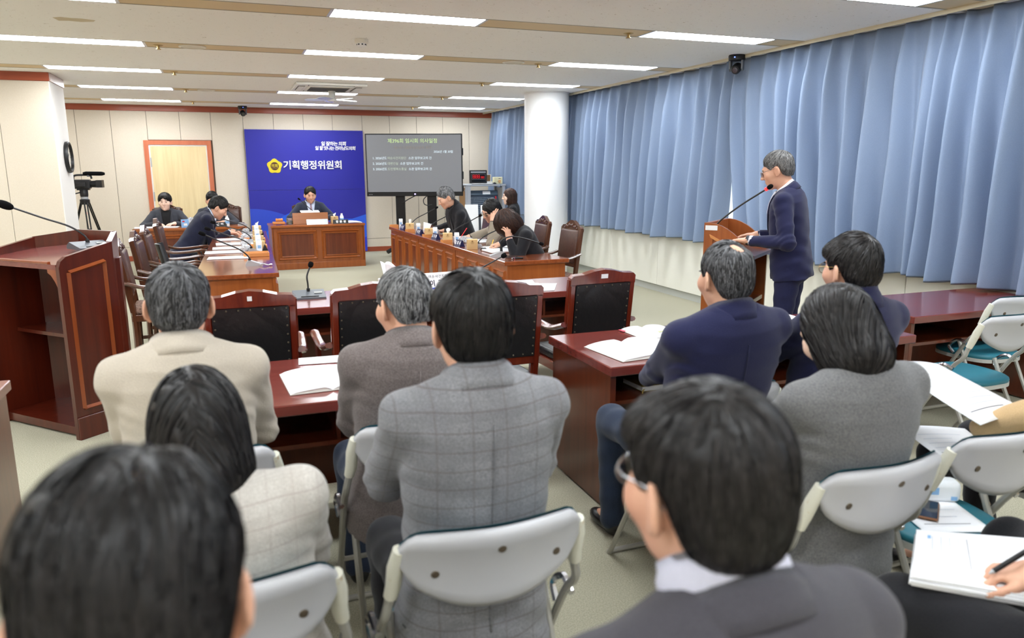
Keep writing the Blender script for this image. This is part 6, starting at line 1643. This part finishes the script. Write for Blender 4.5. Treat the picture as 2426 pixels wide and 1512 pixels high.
def bottle(label, x, y, s=1.0):
    t = thing('bottle', label, 'bottle', (x, y, .72), 0, 'white water bottles'); part('body', lathe(nb(), [(.028*s, 0), (.03*s, .006), (.03*s, .10*s), (.018*s, .125*s), (.014*s, .13*s)], 16), M_CARTON, t, smooth=True); part('cap', lathe(nb(), [(.016*s, .128*s), (.016*s, .15*s)], 14), M_WHITE, t); part('blue_band', lathe(nb(), [(.0305*s, .04*s), (.0305*s, .075*s)], 16, cap=False), M_BLUEP, t, smooth=True); return t
bottle('white water bottle on the chairman desk', 1.78, 12.88, 1.05)
quad_sheet('papers with a curled edge at the right end of the chairman desk', rect(1.96, 12.80, .26, .24, 0), th=.01, curl=.02, group='papers on the back desks')
quad_sheet('white papers on the reading stand of the chairman', [(1.12, 12.84, .0), (1.42, 12.84, .0), (1.42, 13.05, .02), (1.12, 13.05, .02)], z=.90, th=.012, group='papers on the back desks')
# staff desk items
quad_sheet('white papers at the left end of the staff desk', rect(-1.22, 12.90, .32, .26, .1), th=.012, group='papers on the back desks', lines=3)
quad_sheet('papers between the hands of the young staff man', rect(-.90, 12.92, .30, .22, -.1), th=.008, group='papers on the back desks', lines=3)
t = thing('gift_box', 'small light blue printed box on the staff desk', 'box', (-.65, 12.82, .72), .1); part('carton', box(-.055, .055, -.025, .025, 0, .125, .002), mat('box_blue', (132, 178, 226), .5), t); part('red_print', box(-.04, -.005, -.0262, -.0252, .085, .105), M_RED, t); part('white_print', box(-.02, .03, -.0262, -.0252, .03, .065), M_WHITE, t)
bag('white crumpled bag behind the blue box on the staff desk', -.56, 12.98, .09)
name_plate('black name plate with white letters on the staff desk', -.14, 12.80, .05, '정 인', .20, .07, M_BLACK, None, .046, 'staff plates')
bottle('white water bottle on the staff desk', -.03, 12.82, 1.15)

# ------------------------------------------------------------------ video camera on its tripod
CX, CY = -1.93, 12.4
t = thing('tripod', 'black video tripod standing behind the white wall corner', 'tripod', (CX, CY, 0), .3)
for k in range(3):
    a = 2*PI*k/3+.5
    for s in (-1, 1):
        ox, oy = -math.sin(a)*.018*s, math.cos(a)*.018*s
        part('leg_tube', tube(nb(), [(.05*math.cos(a)+ox, .05*math.sin(a)+oy, 1.16), (.24*math.cos(a)+ox, .24*math.sin(a)+oy, .55)], .010, 8), M_BLACKM, t, smooth=True)
    part('lower_leg', tube(nb(), [(.17*math.cos(a), .17*math.sin(a), .78), (.40*math.cos(a), .40*math.sin(a), .015)], .011, 8), M_BLACKM, t, smooth=True)
    part('leg_lock', box(-.03, .03, -.03, .03, .50, .56, .006, M=T(.22*math.cos(a)*1.08, .22*math.sin(a)*1.08, .06)), M_BLACK, t)
part('crown', lathe(nb(), [(.05, 1.12), (.065, 1.15), (.065, 1.19), (.045, 1.20)], 18), M_BLACK, t, smooth=True)
part('level_ring', lathe(nb(), [(.05, 1.20), (.05, 1.23)], 18), M_SILV, t)
part('fluid_head', lathe(nb(), [(.05, 1.23), (.055, 1.26), (.055, 1.32), (.04, 1.34)], 18), M_BLACK, t, smooth=True)
part('label', box(-.012, .012, -.035, -.031, .98, 1.01), mat('label_pink', (236, 190, 180), .6), t)
part('pan_bar', tube(nb(), [(-.02, 0, 1.3), (-.16, -.10, 1.27)], .009, 8), M_BLACK, t)
t = thing('video_camera', 'black professional video camera with furry top microphone', 'video camera', (CX, CY, 1.345), -.08)
part('body', box(-.16, .10, -.06, .06, .0, .13, .012, 2), M_BLACK, t)
part('lens_barrel', tube(nb(), [(.10, 0, .065), (.16, 0, .065), (.20, 0, .065)], [.045, .05, .052], 20), M_BLACKM, t, smooth=True)
part('lens_hood', prism(nb(), [(.18, -.055), (.26, -.07), (.26, .07), (.18, .055)], .015, .12, 'z'), M_BLACK, t)
part('handle', tube(nb(), spline([(-.12, 0, .13), (-.10, 0, .185), (.0, 0, .195), (.10, 0, .19), (.12, 0, .14)], 5), .014, 8), M_BLACK, t, smooth=True)
part('shotgun_mic', tube(nb(), [(.02, -.02, .215), (.06, -.02, .215), (.26, -.02, .212), (.30, -.02, .212)], [.018, .030, .030, .018], 14), M_FOAM, t, smooth=True)
part('mic_clamp', box(.07, .10, -.04, .0, .17, .24, .004), M_GREYP, t)
part('viewfinder', box(-.22, -.12, -.03, .03, .10, .17, .01), M_BLACK, t)
part('grip', box(-.08, .05, -.095, -.058, .02, .09, .012), M_BLACK, t)
part('plate', box(-.08, .08, -.04, .04, -.02, .0), M_BLACKM, t)

# ------------------------------------------------------------------ sound console rack
t = thing('equipment_rack', 'grey metal equipment rack with sound mixer by the pillar', 'equipment rack', (4.59, 13.62, 0), -.03)
M_RACK = mat('rack_grey', (186, 190, 198), .4, metal=.2)
for sx in (-.36, .36):
    for sy in (0, .5): part('post', box(sx-.03, sx+.03, sy-.025, sy+.025, 0, 1.30, .006), M_RACK, t)
part('top', box(-.40, .40, -.04, .54, 1.28, 1.32, .008), M_RACK, t)
sp_ = part('side_panel', box(-.385, -.365, .02, .48, .05, 1.25), mat('cork', (204, 160, 110), .8), t)
for y in (.08, .42): part('screw', lathe(nb(), [(.012, 0), (.012, .004)], 10, T(-.386, y, 1.20) @ Matrix.Rotation(-PI/2, 4, 'Y')), M_SILV, sp_)
part('side_panel', box(.365, .385, .02, .48, .05, 1.25), M_RACK, t)
part('front_side', prism(nb(), [(-.36, -.03), (-.30, -.03), (-.40, -.02), (-.40, .02)], .05, 1.28, 'z'), M_RACK, t)
part('lower_cabinet', box(-.33, .33, .0, .48, .05, .68), mat('rack_dark', (80, 84, 92), .5), t)
MX = T(0, .02, .72) @ Matrix.Rotation(-.30, 4, 'X')
mx = part('mixer_panel', at(MX, box(-.28, .29, -.01, .03, .0, .50, .004)), mat('mixer_blue', (48, 62, 82), .4), t)
part('meter_bridge', at(MX, box(-.27, .28, -.03, -.008, .40, .49, .004)), mat('mixer_slate', (74, 92, 108), .4), t)
kb = nb()
for i in range(16):
    for j in range(9):
        bmesh.ops.create_cube(kb, size=.012, matrix=MX @ T(-.25+i*.029, -.014, .06+j*.036))
part('knob_rows', kb, mat('knob_grey', (170, 190, 200), .4), mx, kind='stuff')
for i in range(14): part('fader_slot', at(MX, box(-.252+i*.029, -.248+i*.029, -.0115, -.0095, .01, .05)), M_BLACK, mx)
part('red_buttons', at(MX, box(.225, .25, -.02, -.008, .30, .38)), M_RED, mx); part('red_button', at(MX, box(.235, .26, -.02, -.008, .19, .215)), M_RED, mx); part('yellow_button', at(MX, box(.235, .265, -.02, -.008, .11, .14)), mat('button_lime', (220, 236, 60), .4), mx)
part('paper_label', at(MX, box(-.02, .13, -.034, -.029, .415, .475)), M_PAPER, mx)
t = thing('timer_display', 'black digital timer with red digits on the equipment rack', 'timer', (4.47, 13.68, 1.335), -.05)
part('case', box(-.165, .165, -.02, .06, 0, .245, .006), M_BLACK, t); part('header', box(-.15, .14, -.023, -.019, .195, .222), M_SILV, t)
part('display_frame', box(-.135, .13, -.024, -.019, .075, .175), M_GREYP, t); part('display_glass', box(-.127, .122, -.026, -.022, .082, .168), mat('timer_glass', (24, 6, 8), .2), t)
M_DIG = mat('digit_red', (220, 10, 24), .4, emis=.35)
def digit(x, z, w, h):
    b_ = .16*w
    for (a, c, e, f) in ((b_, w-b_, h-b_, h), (b_, w-b_, h/2-b_/2, h/2+b_/2), (b_, w-b_, 0, b_), (0, b_, h/2, h-b_*.5), (w-b_, w, h/2, h-b_*.5), (0, b_, b_*.5, h/2), (w-b_, w, b_*.5, h/2)):
        part('digit_segment', box(x+a, x+c, -.0275, -.0255, z+e, z+f), M_DIG, t)
for k in range(3): digit(-.115+k*.048, .092, .038, .066)
for k in range(2): digit(.045+k*.034, .092, .026, .040)
part('lower_strip', box(-.135, .13, -.023, -.019, .03, .06), mat('gloss_black', (10, 10, 12), .1), t)
for s in (-.13, .13): part('foot', box(s-.012, s+.012, -.01, .04, -.014, 0), M_BLACK, t)
t = thing('cream_box', 'cream-coloured small box with printed picture on the equipment rack', 'box', (4.86, 13.70, 1.32), -.1); part('carton', box(-.085, .085, -.06, .06, 0, .13, .006), mat('cream_box', (236, 230, 190), .5), t); part('printed_picture', box(.0, .05, -.0612, -.0602, .02, .075), mat('print_orange', (224, 170, 110), .6), t); part('slot', box(.005, .05, -.0612, -.0602, .095, .105), mat('print_maroon', (90, 40, 40), .6), t)
quad_sheet('white papers on top of the equipment rack', rect(4.52, 13.61, .42, .08, 0), z=1.321, th=.012, group='papers on the back desks')
t = thing('card_holder', 'white open card holder beside the timer', 'holder', (4.71, 13.76, 1.32), .2); part('back_plate', box(-.06, .06, .02, .03, 0, .18), M_WHITE, t); part('inner_card', box(-.05, .035, .012, .02, .05, .17), mat('card_brown', (120, 88, 60), .7), t); part('base_lip', box(-.06, .06, -.02, .03, 0, .05), M_WHITE, t)
t = thing('desktop_mouse', 'black computer mouse on the equipment rack', 'mouse', (4.76, 13.60, 1.321)); bm = nb(); bmesh.ops.create_icosphere(bm, subdivisions=3, radius=1, matrix=Matrix.Diagonal((.045, .032, .03, 1)))
for v in bm.verts: v.co.z = max(v.co.z, 0)
part('shell', bm, M_BLACK, t, smooth='all'); part('cord', tube(nb(), spline([(.0, .03, .01), (.06, .06, .05), (.10, .0, .03), (.12, -.05, -.06)], 5), .003, 5), M_BLACK, t)
for k, (x, y, l) in enumerate([(4.10, 12.9, 'left'), (4.30, 12.6, 'right')]):
    t = thing('white_board', 'white flat board leaning before the equipment rack, %s one' % l, 'board', (x, y, 0), -.15, 'white boards by the rack')
    part('board', box(-.12, .12, -.008, .008, .30, .98, .002, M=Matrix.Rotation(-.14, 4, 'X')), M_WHITE, t); part('stand_leg', tube(nb(), [(0, .05, .6), (0, .25, .0)], .012, 8), M_GREYP, t); part('stand_leg', tube(nb(), [(-.1, .03, .35), (-.12, -.05, .0)], .012, 8), M_GREYP, t); part('stand_leg', tube(nb(), [(.1, .03, .35), (.12, -.05, .0)], .012, 8), M_GREYP, t)
t = thing('waste_bin', 'brown bin lined with a black bag behind the man in black', 'bin', (3.72, 11.0, 0)); part('bin_body', box(-.14, .14, -.14, .14, 0, .58, .01), wood('bin_wood', (176, 116, 66), (190, 130, 78), 'z', .5, 0), t)
bm = nb(); tube(bm, [(.14*math.cos(a), .14*math.sin(a), .585+.02*math.sin(5*a)) for a in [2*PI*k/24 for k in range(25)]], .035, 6); part('liner', bm, mat('liner_black', (20, 20, 22), .2), t)

# ------------------------------------------------------------------ things in the audience at the right
quad_sheet('printed sheet held up by the person in tan', [(2.28, 1.66, .02), (2.62, 1.72, .0), (2.60, 2.10, .09), (2.20, 1.98, .14)], z=.74, curl=.02, lines=8, group='sheets held by the audience')
quad_sheet('printed sheet on the knee of the person in tan', [(2.30, 1.80), (2.52, 1.74), (2.66, 2.0), (2.42, 2.10)], z=.585, curl=.01, lines=5, group='sheets held by the audience')
quad_sheet('white sheets lying on the empty folding chair', rect(2.13, 1.68, .22, .30, -.35), z=.472, th=.004, group='sheets held by the audience', lines=4)
t = thing('smartphone', 'phone in a brown case lying on the sheets of the empty chair', 'phone', (2.10, 1.68, .479), -.9); part('case', box(-.037, .037, -.075, .075, 0, .009, .004), mat('case_brown', (150, 100, 66), .4), t); part('screen', box(-.034, .034, -.071, .071, .0088, .0098), MATS['phone_glass'], t)
t = thing('wet_wipe_pack', 'small white and blue pack of wipes on the empty folding chair', 'pack', (2.235, 1.74, .472), -.5); part('pack_body', box(-.055, .055, -.035, .035, 0, .075, .02, 3), M_CARTON, t, smooth=True); part('blue_print', box(-.045, -.02, -.0358, -.0350, .03, .055), M_BLUEP, t); part('blue_print', box(.02, .04, -.0358, -.0350, .012, .026), M_BLUEP, t); text_part('lettering', 'WIPES', .016, M_INK, t, (.01, -.0362, .045)) if False else None
st = thing('paper_stack', 'thick stack of printed sheets on the lap at the lower right', 'paper', (1.655, 1.17, .625), 0)
corners = [(-.19, .02), (.03, -.17), (.20, .02), (-.02, .16)]
for k in range(5):
    j = lambda: random.uniform(-.006, .006)
    part('sheet', prism(nb(), [(x+j(), y+j()) for x, y in corners], .006*k, .006*k+.0055), M_PAPER, st)
P0, P1, P2, P3 = [Vector((x, y, .0302)) for x, y in corners]
def onst(u, v): return P0.lerp(P1, u).lerp(P3.lerp(P2, u), v)
for k in range(9):
    v = .14+.075*k; part('text_line', grid(nb(), lambda a, b: onst(v+.006*b, .86-(.30+.35*((k*37 % 10)/10))*a), 4, 1), M_INKL if k != 4 else M_INK, st)
part('blue_logo', grid(nb(), lambda a, b: onst(.10+.03*a, .80+.07*b), 1, 1), M_BLUEP, st); part('orange_logo', grid(nb(), lambda a, b: onst(.84+.025*a, .42+.04*b), 1, 1), M_YEL, st)
st.rotation_euler = (.10, -.06, 0)
pen('black pen in the hand at the lower right corner', (1.60, 1.10, .668), (1.70, 1.07, .735), M_BLACK, .006)
quad_sheet('white sheets on the lap of the woman in the grey jacket', [(1.50, 1.86), (1.74, 1.84), (1.78, 2.12), (1.54, 2.14)], z=.592, th=.006, group='sheets held by the audience')
pen('blue pen in the hand of the woman in the grey jacket', (1.66, 2.02, .645), (1.78, 1.93, .685), M_BLUE, .0055)
